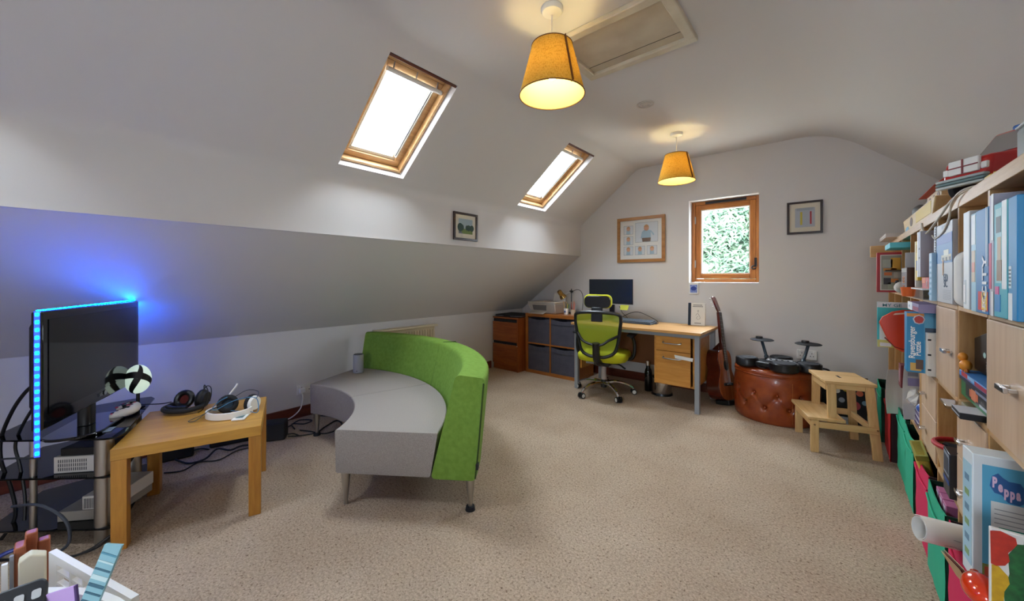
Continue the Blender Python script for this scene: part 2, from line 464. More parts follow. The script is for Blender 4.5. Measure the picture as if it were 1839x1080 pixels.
# gable window with pine casement
def casement(idx, x0, x1, z0, z1, y0, sgn, detail=True):
    w0 = bpy.data.objects.new('window_%d' % idx, None); COL.objects.link(w0); w0['kind'] = 'structure'; w0.location = (0, 0, 0)
    def bars(m0, m1, ya, yb, n, bev=.004):
        for q, mt in ((G().bx(x0+m0, x0+m1, ya, yb, z0+m0, z1-m0), PINE), (G().bx(x1-m1, x1-m0, ya, yb, z0+m0, z1-m0), PINE),
                      (G().bx(x0+m1, x1-m1, ya, yb, z0+m0, z0+m1), PINEX), (G().bx(x0+m1, x1-m1, ya, yb, z1-m1, z1-m0), PINEX)):
            q.build(n, mt, w0, bevel=bev)
    f = lambda d: y0+sgn*d
    bars(.002, .038, min(f(0), f(.09)), max(f(0), f(.09)), 'frame')
    bars(.040, .092, min(f(.008), f(.075)), max(f(.008), f(.075)), 'sash')
    for q in (G().bx(x0+.092, x0+.102, f(.02)-.004, f(.02)+.03, z0+.092, z1-.092), G().bx(x1-.102, x1-.092, f(.02)-.004, f(.02)+.03, z0+.092, z1-.092),
              G().bx(x0+.102, x1-.102, f(.02)-.004, f(.02)+.03, z0+.092, z0+.102), G().bx(x0+.102, x1-.102, f(.02)-.004, f(.02)+.03, z1-.102, z1-.092)):
        q.build('glazing_bead', WHITE, w0)
    G().bx(x0+.093, x1-.093, f(.045)-.003, f(.045)+.003, z0+.093, z1-.093).build('glass', PANE, w0)
    if detail:
        G().bx(x0+.14, x1-.12, y0-.008, y0+.001, z1-.036, z1-.01).build('vent', BLACKM, w0, bevel=.002)
        for z in (z0+.2, z1-.2): G().bx(x0+.032, x0+.044, y0-.006, y0+.006, z-.04, z+.04).build('hinge', STEEL, w0, bevel=.002)
        h = G().bx(x1-.05, x1-.03, y0-.01, y0+.0, z0+.16, z0+.25).build('catch', BLACKM, w0, bevel=.002)
        G().tube([(x1-.04, y0-.015, z0+.17), (x1-.065, y0-.02, z0+.165), (x1-.07, y0-.02, z0+.145), (x1-.05, y0-.02, z0+.138), (x1-.035, y0-.018, z0+.15)], .006).build('handle', BLACKM, h, smooth=True)
    return w0
casement(1, WX0, WX1, WZ0, WZ1, YW+.10, 1)
portal(((WX0+WX1)/2, YW+.26, (WZ0+WZ1)/2), (R(-90), 0, 0), WX1-WX0, WZ1-WZ0, 'sky_portal')
for i_, (x0_, x1_, z0_, z1_) in enumerate(ADDED_REAR):
    casement(5+i_, x0_, x1_, z0_, z1_, YB-.08, -1, False)  # added rear window, out of view, there for its daylight
    portal(((x0_+x1_)/2, YB-.26, (z0_+z1_)/2), (R(90), 0, 0), x1_-x0_, z1_-z0_, 'sky_portal')

# loft hatch in the ceiling
hx0, hx1, hy0, hy1, hz = -1.19, -.555, 1.70, 2.175, 2.492
HATCH = pm('old_cream_paint', '#c8bda6', .6, var='#b7a991', vscale=6)
HFR = pm('cream_gloss', '#d3cab4', .5, var='#c5baa1', vscale=9)
dh = bpy.data.objects.new('door_1', None); COL.objects.link(dh); dh['kind'] = 'structure'
G().bx(hx0+.05, hx1-.05, hy0+.05, hy1-.05, hz-.012, hz-.002).build('panel', HATCH, dh)
G().bx(hx0+.05, hx1-.05, hy1-.115, hy1-.113, hz-.0135, hz-.0118).build('joint', BLACKM, dh)
for q in (G().bx(hx0, hx1, hy0, hy0+.05, hz-.03, hz-.001), G().bx(hx0, hx1, hy1-.05, hy1, hz-.03, hz-.001),
          G().bx(hx0, hx0+.05, hy0+.05, hy1-.05, hz-.03, hz-.001), G().bx(hx1-.05, hx1, hy0+.05, hy1-.05, hz-.03, hz-.001)):
    q.build('frame', HFR, dh, bevel=.005)

# outside ground and tree beyond the gable window
GROUND = pm('pale_paving', '#8f8c82', .95)
struct(G().bx(-30, 20, 5.5, 45, -3.0, -2.8).build('ground', GROUND))
LEAF = pm('leaf', '#7f9279', .6, var='#56705c', vscale=3)
BARK = pm('bark', '#5c4a3a', .9)
def tree(x, y, crown, r, n, label):
    t = thing('tree', label, 'tree', (x, y, -2.8))
    G().tube([(0, 0, 0), (.1, 0, 1.5), (.0, .1, 3.2), (.1, 0, 4.4)], [.22]*8+[.14]*20).build('trunk', BARK, t, smooth=True)
    rnd = random.Random(int(x*10)+3); V = []; F = []
    blobs = [(Vector((rnd.gauss(0, .5)*r[0], rnd.gauss(0, .4)*r[1], rnd.uniform(-.8, .8)*r[2])), rnd.uniform(.3, .55)) for _ in range(26)]
    for _ in range(n):
        b, br = rnd.choice(blobs)
        d = Vector((rnd.gauss(0, 1), rnd.gauss(0, 1), rnd.gauss(0, 1))).normalized()
        p = Vector(crown)+b+d*br*rnd.uniform(.6, 1.15)*r[0]*.75
        q = Euler((rnd.uniform(-.9, .9), rnd.uniform(-.9, .9), rnd.uniform(0, 6.3))).to_matrix()
        L, wd = rnd.uniform(.07, .13), rnd.uniform(.03, .05); k = len(V)
        V += [p+q @ Vector(c) for c in ((-L, 0, 0), (0, -wd, .01), (L, 0, -.02), (0, wd, .01))]; F.append((k, k+1, k+2, k+3))
    stuff(G().add(V, F).build('foliage', LEAF, t))
    return t
tree(-1.3, 10.5, (0, 0, 4.4), (1.35, 1.2, 1.7), 30000, 'big leafy green tree outside the pine window')

# ================================================================== sofa and left corner
def tweed(name, a, b_, sc=420):
    return pm(name, a, .95, bump=.35, bscale=600, var=b_, vscale=sc, spec=.15)
GREENF = pm('green_wool', '#779a42', .9, bump=.2, bscale=500, var='#6c8e38', vscale=40, spec=.2)
GREYF = tweed('grey_tweed', '#b3aca6', '#857d78')
SEAM = pm('dark_seam', '#33471a', .9)
SC = (-2.68, .44)
sofa = thing('curved_sofa', 'curved modular sofa with grey tweed seat and lime green backrest', 'sofa', (SC[0], SC[1], 0))
A0, A1, AM = R(35.2), R(114.5), R(76)
def sector(prof, a0, a1, n=40):
    """closed section (r,z) swept between two angles, with end caps"""
    g = G(); V = []; m = len(prof)
    for i in range(n+1):
        t = a0+(a1-a0)*i/n
        for r, z in prof: V.append((r*math.cos(t), r*math.sin(t), z))
    F = [(i*m+j, i*m+(j+1) % m, (i+1)*m+(j+1) % m, (i+1)*m+j) for i in range(n) for j in range(m)]
    F += [tuple(range(m-1, -1, -1)), tuple(n*m+j for j in range(m))]
    return g.add(V, F)
def soft(P, r, n=4):
    out = []; k = len(P)
    for i in range(k):
        b = Vector(P[i]); a = Vector(P[i-1]); c = Vector(P[(i+1) % k])
        d1, d2 = (a-b).normalized(), (c-b).normalized()
        p, q = b+d1*r, b+d2*r
        for j in range(n+1):
            t = j/n; out.append(tuple((1-t)**2*p+2*t*(1-t)*b+t*t*q))
    return out
seat_p = soft([(.825, .172), (1.335, .172), (1.375, .40), (.82, .40)], .012)
for a, b in ((A0, AM-.002), (AM+.002, A1)):
    sector(seat_p, a, b, 24).build('seat', GREYF, sofa, smooth=True, ang=50)
back_p = soft([(1.338, .165), (1.575, .165), (1.625, .69), (1.47, .705)], .03)
for a, b in ((A0-.001, AM-.0012), (AM+.0012, A1+.001)):
    bk = sector(back_p, a, b, 24).build('backrest', GREENF, sofa, smooth=True, ang=50)
sector([(1.3365, .166), (1.5765, .166), (1.6265, .68), (1.60, .7005), (1.50, .7055), (1.4685, .69)], AM-.0014, AM+.0014, 1).build('seam', SEAM, sofa)
# piping along the outer edge of the near end
t = A0-.003
G().tube([(r*math.cos(t), r*math.sin(t), z) for r, z in ((1.572, .18), (1.59, .35), (1.615, .665))], .004, sub=4).build('piping', SEAM, sofa, smooth=True)
lb = G(); q = Vector((1.583*math.cos(t), 1.583*math.sin(t), .245))
lb.box(q, (.012, .03, .028), rz=A0).build('label_tab', BLACKM, sofa)
def sofa_leg(r, a, h, dr, foot=True):
    x, y = r*math.cos(a), r*math.sin(a); x2, y2 = (r+dr)*math.cos(a), (r+dr)*math.sin(a)
    g = G().cyl((x, y, h), (x2, y2, .018), .024, .0105, 16)
    l = g.build('leg', STEEL, sofa, smooth=True)
    G().cyl((x2, y2, 0), (x2, y2, .02), .026 if foot else .012, .022 if foot else .011, 18).build('foot', BLACKM if foot else STEEL, l, smooth=True)
sofa_leg(.87, A0+.025, .172, 0, False); sofa_leg(1.54, A0+.02, .165, -.0)
sofa_leg(.86, A1-.03, .172, 0); sofa_leg(1.54, A1-.03, .165, 0)

# smart speaker on the seat
sp = thing('speaker', 'pale grey cylindrical speaker with black top standing on the sofa', 'speaker', (-3.075, 1.595, .402))
G().lathe([(0, 0), (.038, 0), (.042, .004), (.042, .146), (.040, .152), (0, .152)]).build('body', pm('speaker_cloth', '#9a9aa0', .7, bump=.2, bscale=900), sp, smooth=True)
G().lathe([(0, .1525), (.036, .1525), (.036, .156), (0, .156)]).build('top', BLACKP, sp, smooth=True)
G().box((.03, -.03, .02), (.012, .003, .004), rz=R(45)).build('badge', BLACKP, sp)

# radiator
rad = thing('radiator', 'cream panel radiator on the low wall behind the sofa', 'radiator', (XL, 1.955, 0))
CREAM = pm('radiator_cream', '#cfc2a2', .45)
G().bx(.035, .062, 0, .745, .16, .665).build('panel', CREAM, rad, bevel=.006)
G().bx(.03, .12, 0, .745, .665, .685).build('top_grille', CREAM, rad, bevel=.004)
for i in range(21):
    G().bx(.0625, .074, .018+i*.0345, .036+i*.0345, .18, .63).build('rib', CREAM, rad, bevel=.004, seg=1)
for y in (.1, .6): G().bx(.001, .035, y, y+.03, .3, .6).build('bracket', CREAM, rad)

# wall socket with plug and white lead
def socket(label, M, name='wall_socket', plug=False):
    t = thing(name, label, 'socket'); t.matrix_world = M      # local: x along the wall, z up, -y out of the wall
    G().bx(-.073, .073, -.009, 0, -.043, .043).build('faceplate', WHITEP, t, bevel=.003)
    for x in (-.036, .036):
        for a, b in ((0, .016), (-.011, -.008), (.011, -.008)):
            G().bx(x+a-.003, x+a+.003, -.0098, -.0085, b-.005, b+.003).build('pin_hole', BLACKM, t)
        G().bx(x-.02 if x < 0 else x+.008, x-.008 if x < 0 else x+.02, -.012, -.0085, .022, .037).build('switch', WHITE, t, bevel=.002)
    return t
MX = Matrix.Translation((XL+.001, 1.345, .238)) @ Matrix.Rotation(R(90), 4, 'Z')
sk = socket('double white socket on the low wall left of the sofa', MX)
pg = thing('plug', 'white plug with a white lead in the socket left of the sofa', 'plug', (XL+.012, 1.305, .235))
G().bx(0, .032, -.024, .024, -.024, .02).build('plug_body', WHITE, pg, bevel=.008)
G().tube([(.016, 0, -.024), (.035, -.002, -.07), (.05, -.03, -.15), (.03, -.1, -.21), (.0, -.2, -.226), (.1, -.27, -.228)], .005).build('lead', WHITE, pg, smooth=True)

# ------------------------------------------------------------------ coffee table
ct = thing('coffee_table', 'square honey oak coffee table with thick legs beside the television stand', 'table', (-2.574, .466, 0), R(71))
G().bx(-.275, .275, -.275, .275, .4, .45).build('tabletop', HONEY, ct, bevel=.002)
for x in (-1, 1):
    for y in (-1, 1): G().bx(min(x*.274, x*.222), max(x*.274, x*.222), min(y*.274, y*.222), max(y*.274, y*.222), 0, .3995).build('leg', HONEYZ, ct, bevel=.002)

RED = pm('dark_red_foam', '#5e1511', .8)
def ear_cup(par, c, d, rad, mshell, mpad, minner, dep=.03):
    c = Vector(c); d = Vector(d).normalized()
    e = G().cyl(c-d*dep*.6, c, rad*.8, rad*.95, 22).build('ear_cup', mshell, par, smooth=True)
    a = d.orthogonal().normalized(); b = d.cross(a)
    G().tube([c+d*.008+(a*math.cos(t_)+b*math.sin(t_))*rad*.78 for t_ in [2*PI*i/20 for i in range(20)]], rad*.3, 10, 1, True).build('ear_cushion', mpad, e, smooth=True)
    G().cyl(c+d*.002, c+d*.004, rad*.7, None, 20).build('mesh_cover', minner, e)
    return e
hs = thing('headset', 'black gaming headset with dark red earpads on the coffee table', 'headphones', (-2.80, .435, .45), R(31))
# local -y points to the camera side
G().tube([(.085, .035, .03), (.095, -.01, .026), (.07, -.06, .022), (0, -.085, .022), (-.075, -.065, .022), (-.1, -.01, .024), (-.088, .03, .03)], .013, 10).build('headband', BLACKM, hs, smooth=True)
G().tube([(.06, -.05, .034), (0, -.072, .036), (-.065, -.052, .034)], .012, 8).build('headband_pad', BLACKP, hs, smooth=True)
ear_cup(hs, (-.045, .03, .05), (.25, -.9, .35), .05, BLACKM, BLACKP, RED)
ear_cup(hs, (.06, .045, .055), (-.9, -.35, .1), .05, BLACKM, BLACKP, RED)
G().tube([(.07, .04, .1), (.06, .05, .13), (.09, .03, .135), (.12, .02, .11), (.135, .0, .07), (.13, -.02, .02), (.11, -.03, .005)], .0025, 6).build('cable', BLACKP, hs, smooth=True)
G().tube([(.05, .05, .1), (.07, .06, .125), (.105, .05, .12), (.13, .03, .09), (.12, .03, .05)], .0025, 6).build('cable', BLACKP, hs, smooth=True)

wh = thing('headset', 'white headset with black earpads and tangled blue lead on the coffee table', 'headphones', (-2.515, .555, .45), R(35))
band = G(); pts = spline([Vector(p) for p in ((.095, .07, .02), (.105, .02, .02), (.075, -.04, .02), (0, -.07, .02), (-.075, -.045, .02), (-.1, .015, .02), (-.08, .07, .022))], 6)
V = []; F = []; n = len(pts)
for i, p in enumerate(pts):
    d = (pts[min(i+1, n-1)]-pts[max(i-1, 0)]).normalized(); nn = Vector((d.y, -d.x, 0))
    for o_, z in ((-.004, -.018), (.004, -.018), (.004, .018), (-.004, .018)): V.append(p+nn*o_+Vector((0, 0, z)))
F = [(i*4+j, i*4+(j+1) % 4, i*4+4+(j+1) % 4, i*4+4+j) for i in range(n-1) for j in range(4)]+[(3, 2, 1, 0), tuple((n-1)*4+j for j in range(4))]
band.add(V, F).build('headband', WHITE, wh, smooth=True, bevel=.002)
ear_cup(wh, (.085, .085, .048), (-1, .05, .05), .045, WHITE, BLACKM, BLACKP, .03)
ear_cup(wh, (-.045, .06, .045), (.6, -.6, .3), .047, GREYP, BLACKM, pm('slate_foam', '#2f4252', .8), .03)
G().tube([(-.075, .06, .04), (-.06, .09, .09), (-.04, .11, .13), (-.035, .115, .145)], .005, 8).build('microphone_arm', WHITE, wh, smooth=True)
BLUEC = pm('blue_cable', '#3f7ca8', .5)
G().tube([(-.02, .03, .095), (-.04, .0, .08), (-.06, -.02, .05), (-.03, -.03, .045), (.03, .0, .08), (.09, .03, .095), (.13, .06, .08), (.16, .03, .02), (.1, .04, .015), (.0, .03, .02)], .0022, 6).build('lead', BLUEC, wh, smooth=True)
G().tube([(.12, .07, .08), (.08, .13, .1), (.0, .14, .1), (-.06, .1, .06), (-.1, -.03, .02), (-.13, -.09, .004), (-.09, -.09, .006), (-.05, -.04, .05), (.0, .02, .07)], .002, 6).build('lead', pm('grey_cable', '#3d4650', .5), wh, smooth=True)

ph = thing('phone', 'small white phone with dark screen lying by the white headset', 'phone', (-2.435, .605, .4505), R(58))
G().bx(-.03, .03, -.055, .055, 0, .008).build('body', WHITE, ph, bevel=.003)
G().bx(-.017, .017, -.035, .035, .0082, .0088).build('screen', pm('phone_screen', '#3c6572', .2), ph)

# ------------------------------------------------------------------ television and its stand
tvr = R(-24.3)
st = thing('television_stand', 'three tier smoked glass television stand with silver columns', 'tv stand', (-2.75, .107, 0), tvr)
poly = [(.235, .10), (.23, .145), (.19, .155), (-.42, .062), (-.47, .03), (-.46, -.05), (-.32, -.36), (.0, -.37), (.055, -.33)]
for z0, mt in ((.472, SMOKED), (.300, SMOKED), (.068, SMOKED)):
    G().prism(poly, (0, 0, z0), w=(0, 0, .008)).build('glass_shelf', mt, st, bevel=.002)
for x, y, r in ((.19, .085, .033), (-.17, .055, .033)):
    for z0, z1 in ((0, .0675), (.0765, .2995), (.3085, .4715)):
        G().cyl((x, y, z0), (x, y, z1), r, None, 24).build('column', STEEL, st, smooth=True)
for z0, z1 in ((0, .0675), (.0765, .2995), (.3085, .4715)): G().cyl((.18-.09, -.19, z0), (.18-.09, -.19, z1), .012, None, 14).build('column', STEEL, st, smooth=True)

tv = thing('television', 'flat screen television edged with a glowing blue light strip', 'television', (-2.735, .102, 0), tvr)
G().bx(-.406, .406, -.035, -.002, .60, 1.068).build('bezel', BLACKG, tv, bevel=.006)
G().bx(-.33, .33, -.085, -.0355, .66, 1.02).build('rear_housing', BLACKP, tv, bevel=.02)
G().bx(-.372, .372, -.0015, .0005, .655, 1.035).build('screen', pm('tv_screen', '#0c0c10', .06, spec=.7), tv)
G().prism(rr(.07, .05, .02), (0, -.05, .495), w=(0, 0, .12)).build('neck', BLACKP, tv, bevel=.002)
G().prism(rr(.38, .2, .08), (0, -.04, .481), w=(0, 0, .013)).build('base', BLACKG, tv, bevel=.004)
G().cyl((.06-.1, .0006, .63), (.06-.1, .0022, .63), .011, None, 20).build('badge_ring', SILVER, tv)
text('LG', .02, (-.0, .0022, .63), (PI/2, 0, PI), SILVER, tv)
LEDT = pm('led_tape', '#4f5ac8', .5, emit='#2438ff', estr=.35)
BEAD = pm('led_bead', '#2fa8ff', .3, emit='#0a5cff', estr=60)
BEAD.node_tree.nodes['Principled BSDF'].inputs['Emission Color'].default_value = (.0, .13, 1, 1)
tape = G().bx(-.406, .408, -.026, -.012, 1.0685, 1.0705).bx(.4065, .4085, -.024, -.008, .50, 1.07).bx(-.4085, -.4065, -.026, -.012, .60, 1.0685).build('led_tape', LEDT, tv)
bd = G()
for i in range(29):
    x = -.395+i*.0282; bd.box((x, -.019, 1.0725), (.009, .008, .004))
for i in range(19): bd.box((.4105, -.015, .515+i*.0302), (.004, .008, .011))
for i in range(22): bd.box((-.4105, -.019, .61+i*.0215), (.004, .008, .008))
stuff(bd.build('led_bead', BEAD, tape))

LAMPW = pm('lamp_diffuser', '#dfeee2', .35, emit='#cfe8d8', estr=.22)
gl = thing('globe_lamp', 'glowing white oval lamp crossed by a black X on the television stand', 'lamp', (-2.968, .252, .4805), R(-100))
gc = Vector((0, 0, .155)); ga = (.056, .042, .08)
def ell(a, b, k=1.0):           # longitude a, latitude b on the lamp
    return gc+Vector((ga[0]*math.cos(b)*math.sin(a)*k, ga[1]*math.cos(b)*math.cos(a)*-k*-1, ga[2]*math.sin(b)*k))
G().sphere(gc, 1, ga, 28, 18).build('diffuser', LAMPW, gl, smooth=True)
def arc(p, q, wd, bend):
    V = []; F = []; n = 16
    for i in range(n+1):
        s_ = i/n; a = p[0]+(q[0]-p[0])*s_+bend[0]*math.sin(PI*s_); b = p[1]+(q[1]-p[1])*s_+bend[1]*math.sin(PI*s_)
        da, db = (q[0]-p[0])+bend[0]*PI*math.cos(PI*s_), (q[1]-p[1])+bend[1]*PI*math.cos(PI*s_)
        L = math.hypot(da, db); da, db = da/L, db/L; ww = wd*(.8+.35*math.sin(PI*s_))
        for sg in (-1, 1):
            for kk in (1.0, 1.03): V.append(ell(a-db*ww*sg, b+da*ww*sg, kk))
    for i in range(n): 
        k = i*4; F += [(k, k+4, k+5, k+1), (k+2, k+3, k+7, k+6), (k+1, k+5, k+7, k+3), (k, k+2, k+6, k+4)]
    return G().add(V, F)
arc((-.5, 1.3), (1.0, -1.15), .21, (-.3, .1)).add(*[(lambda q_: (q_.v, q_.f))(arc((1.4, .25), (-1.5, -.35), .2, (0, .42)))][0]).build('cross_band', BLACKP, gl, smooth=True)
G().cyl((0, 0, .0), (0, 0, .08), .008, None, 12).cyl((0, 0, 0), (0, 0, .006), .03, None, 20).build('stem', BLACKP, gl, smooth=True)
G().tube([(.0, .0, .01), (-.04, .03, .012), (-.1, .04, .006), (-.14, .02, .002)], .003, 6).build('cable', BLACKP, gl, smooth=True)

# game controller with a flower print
gp = thing('game_controller', 'white game controller with black and pink floral print on the glass shelf', 'controller', (-2.845, .205, .482), R(-14))
CTRL = pm('floral_white', '#e6e1dc', .4)
g = G(); pth = spline([Vector(p) for p in ((-.066, -.055, .012), (-.062, -.01, .024), (-.03, .02, .028), (.03, .02, .028), (.062, -.01, .024), (.066, -.055, .012))], 6)
rad_ = [.011+.013*math.sin(PI*min(1, max(0, i/(len(pth)-1)*1.0)))**.4 for i in range(len(pth))]
g.tube(pth, rad_, 12, 1).sphere((0, 0, .026), 1, (.05, .032, .02)).build('shell', CTRL, gp, smooth=True)
rnd = random.Random(4); PINK = pm('print_pink', '#c0365f', .5); PETROL = pm('print_petrol', '#22384e', .5)
for mt, nm in ((PINK, 'pink_flower'), (BLACKM, 'black_leaf'), (PETROL, 'blue_leaf')):
    g = G()
    for i in range(11):
        k_ = rnd.randrange(1, len(pth)-1); f_ = rnd.uniform(-.9, .9); r_ = rad_[k_]
        g.sphere(pth[k_]+Vector((r_*f_*.6, -r_*abs(f_)*.4, r_*math.sqrt(max(.1, 1-f_*f_*.5))*.97)), rnd.uniform(.005, .009), (1, 1, .5), 8, 6)
    for i in range(4):
        a = rnd.uniform(-.03, .03); g.sphere((a, rnd.uniform(-.012, .012), .0475-abs(a)*.1), rnd.uniform(.005, .009), (1, 1, .5), 8, 6)
    stuff(g.build(nm, mt, gp, smooth=True))
for x, y in ((-.03, .008), (.02, -.012)):
    G().cyl((x, y, .042), (x, y, .056), .006, .009, 14).build('thumbstick', BLACKP, gp, smooth=True)
cd = G().bx(-.03, .03, -.014, .014, 0, .002).build('glossy_card', pm('card_grey', '#9fb3c4', .25), None)
cd.location = (-2.62, .125, .4815); cd.rotation_euler = (0, 0, R(-20)); tag(cd, 'small pale card lying on the glass shelf edge', 'card')

# boxes on the lower shelves
sd = Vector((.66, .75, 0)).normalized(); sn = Vector((-sd.y, sd.x, 0)); srz = math.atan2(sd.y, sd.x)
VENT = pm('vent_slot', '#4a4a4e', .6); CONW = pm('console_white', '#cfcbc6', .45); CONS = pm('console_silver', '#a29d95', .4, .3)
def console(label, loc, L, D, H, mt, vents, vr):
    t = thing('console', label, 'electronics', loc, srz)
    G().bx(0, L, 0, D, 0, H).build('case', mt, t, bevel=.003)
    v = G(); nx, nz, x0, x1, z0, z1, sx, sz = vents
    for i in range(nx):
        for j in range(nz):
            x = x0+(x1-x0)*i/max(1, nx-1); z = z0+(z1-z0)*j/max(1, nz-1); v.bx(x-sx, x+sx, -.001, .001, z-sz, z+sz)
    if nx: stuff(v.build('vent_hole', VENT, t))
    return t
console('white slotted console on the middle glass shelf', (-2.705, -.045, .309), .185, .19, .075, CONW, (14, 3, .02, .13, .018, .055, .0016, .007), 0)
console('white perforated console on the lower glass shelf', (-2.655, .04, .125), .14, .22, .062, CONW, (20, 10, .01, .13, .008, .05, .0018, .0018), 0)
console('silver recorder on the lowest glass shelf under the perforated console', (-2.72, -.035, .077), .22, .24, .046, CONS, (0, 0, 0, 0, 0, 0, 0, 0), 0)
console('slim black disc player on the middle shelf above the slotted console', (-2.695, -.025, .3850), .17, .18, .035, BLACKP, (0, 0, 0, 0, 0, 0, 0, 0), 0)

CBL = pm('black_cable', '#0e0f14', .45); BLU = pm('navy_cable', '#162a8c', .35)
def cable(label, pts, r, mt=CBL, name='cable'):
    p0 = Vector(pts[0])
    o = G().tube([Vector(p)-p0 for p in pts], r, 8).build(name, mt, None, smooth=True); o.location = p0
    return tag(o, label, 'cable')
cable('black cable looping from behind the television down to the floor', [(-2.66, -.075, .75), (-2.74, -.12, .70), (-2.84, -.165, .6), (-2.9, -.20, .47), (-2.9, -.2, .36), (-2.9, -.175, .24), (-2.88, -.16, .1), (-2.88, -.2, .012)], .007)
cable('black cable looping out just inside the outer loop behind the television', [(-2.66, -.07, .68), (-2.76, -.11, .60), (-2.84, -.145, .5), (-2.88, -.16, .42), (-2.86, -.145, .33), (-2.82, -.13, .2), (-2.8, -.13, .1)], .006)
cable('thin black cable trailing over the middle glass shelf edge', [(-2.62, -.08, .42), (-2.70, -.22, .43), (-2.78, -.33, .33), (-2.80, -.36, .2), (-2.75, -.34, .06), (-2.7, -.3, .008)], .004)
cable('glossy blue cable curving over the floor by the television stand', [(-2.98, -.33, .06), (-2.84, -.25, .13), (-2.72, -.2, .12), (-2.66, -.23, .06), (-2.66, -.3, .015), (-2.76, -.42, .008)], .009, BLU)
cable('second blue cable lying lower beside the television stand', [(-2.62, -.08, .06), (-2.64, -.16, .05), (-2.66, -.25, .02), (-2.7, -.36, .009)], .008, BLU)
cable('grey cable arching in front of the silver recorder', [(-2.74, -.16, .2), (-2.62, -.08, .215), (-2.54, -.01, .15), (-2.53, -.0, .05), (-2.56, -.05, .005)], .006, pm('slate_cable', '#3a3f4a', .5))
cable('long black cable running past the front column along the carpet', [(-2.53, .18, .16), (-2.46, .17, .09), (-2.45, .11, .05), (-2.46, .05, .02), (-2.50, -.02, .006), (-2.6, -.1, .006), (-2.7, -.2, .006)], .005)
cable('thin black cable lying beside the long cable on the carpet', [(-2.50, .16, .10), (-2.47, .12, .04), (-2.47, .06, .010), (-2.53, -.03, .005), (-2.66, -.12, .005)], .0035)

# adaptors and wires between table and sofa
def adaptor(label, loc, d, rz, name='power_adaptor'):
    t = thing(name, label, 'adaptor', loc, rz)
    G().bx(-d[0]/2, d[0]/2, -d[1]/2, d[1]/2, 0, d[2]).build('case', BLACKM, t, bevel=.012)
    G().tube([(d[0]/2, 0, .02), (d[0]/2+.04, .02, .012), (d[0]/2+.08, -.01, .005)], .0045, 8).build('lead', CBL, t, smooth=True)
    return t
adaptor('black bag shaped adaptor on the carpet behind the coffee table leg', (-3.19, 1.0, .001), (.16, .12, .13), R(60))
adaptor('black power brick in the dark under the coffee table', (-3.36, .78, .001), (.26, .11, .09), R(75))
adaptor('second black power brick nearer the television stand under the table', (-3.36, .46, .001), (.2, .12, .08), R(80))
cable('black wire looping on the carpet under the table', [(-3.27, .45, .02), (-3.16, .5, .01), (-3.13, .58, .02), (-3.22, .66, .03), (-3.16, .72, .02), (-3.2, .8, .012), (-3.14, .9, .006)], .006)
cable('thin black wire snaking further out under the table', [(-3.13, .38, .006), (-3.08, .46, .006), (-3.14, .55, .006), (-3.08, .64, .006), (-3.15, .76, .006), (-3.12, .88, .006)], .004)
cable('black wire from the adaptor towards the sofa foot', [(-3.10, 1.06, .02), (-3.08, 1.15, .006), (-3.05, 1.24, .006), (-3.12, 1.34, .006), (-3.18, 1.46, .006), (-3.02, 1.44, .006), (-2.86, 1.36, .006)], .005)
cable('black wire tangled under the wall socket', [(-3.25, 1.08, .03), (-3.34, 1.16, .012), (-3.40, 1.25, .015), (-3.33, 1.32, .012), (-3.27, 1.24, .02), (-3.33, 1.17, .025), (-3.25, 1.16, .008)], .005)
cable('thin wire sweeping past the sofa leg to the wall', [(-3.2, 1.18, .006), (-3.12, 1.22, .006), (-2.98, 1.28, .006), (-3.02, 1.42, .006), (-3.25, 1.5, .006), (-3.4, 1.42, .006)], .0045)

# ------------------------------------------------------------------ foreground tub and doll's house
tb = thing('storage_tub', 'round white tub with a thin rim holding a remote control', 'tub', (-.893, -.297, 0))
G().lathe([(0, .12), (.363, .12), (.367, .585), (.368, .6), (.382, .6), (.382, .59), (.374, .0), (0, 0)], n=72).build('shell', WHITE, tb, smooth=True)
dv = Vector((-1.035+.893, .045+.297)); dv.normalize()
dl = G().at(Matrix.Rotation(math.atan2(dv.y, dv.x), 4, 'Z')); dl.bx(-.366, .366, -.004, .004, .121, .592).build('divider', WHITE, tb)
def inside(name, label, cat, loc, rot): return thing(name, label, cat, loc, rot=rot)
def look(p, up_tilt=0):
    return math.atan2(-p[0], p[1])
rm = thing('remote_control', 'black remote control with pale lettered buttons inside the white tub', 'remote', (-1.04, -.058, .590), rot=(R(52), 0, R(86)))
G().prism(rr(.062, .17, .012), (0, 0, -.01), w=(0, 0, .018)).build('body', pm('remote_black', '#2a2d33', .5), rm, bevel=.003)
KEY = pm('remote_key', '#c9ccd0', .5)
for i in range(3):
    for j in range(5): G().prism(rr(.011, .014, .003), (-.019+i*.019, .062-j*.026, .008), w=(0, 0, .002)).build('button', KEY, rm)
LIL = pm('lilac_card', '#c3a0da', .6)
lc = thing('card', 'lilac card standing against the rim of the white tub', 'card', (-1.045, -.012, .545), rot=(R(-8), R(-8), R(62)))
G().bx(-.028, .028, -.002, .002, -.16, .095).build('sheet', LIL, lc)
G().bx(.0281, .031, -.003, .003, -.16, .095).build('edge', pm('lilac_dark', '#4b2a66', .6), lc)
ru = thing('ruler', 'teal patterned strip sticking up out of the white tub', 'ruler', (-1.015, .005, .56), rot=(R(-10), R(16), R(58)))
RUL = [pm('teal_%d' % i, c, .5) for i, c in enumerate(('#86b7c4', '#4f8fa6', '#c4dde0', '#2f6075'))]
G().bx(-.013, .013, -.004, .004, -.15, .155).build('strip', RUL[0], ru)
rnd = random.Random(2)
for i in range(15):
    z = .14-i*.0125; G().box((0, -.0042, z), (.0255, .001, rnd.choice((.003, .005, .007))), ry=R(14)).build('band', rnd.choice(RUL[1:]), ru)
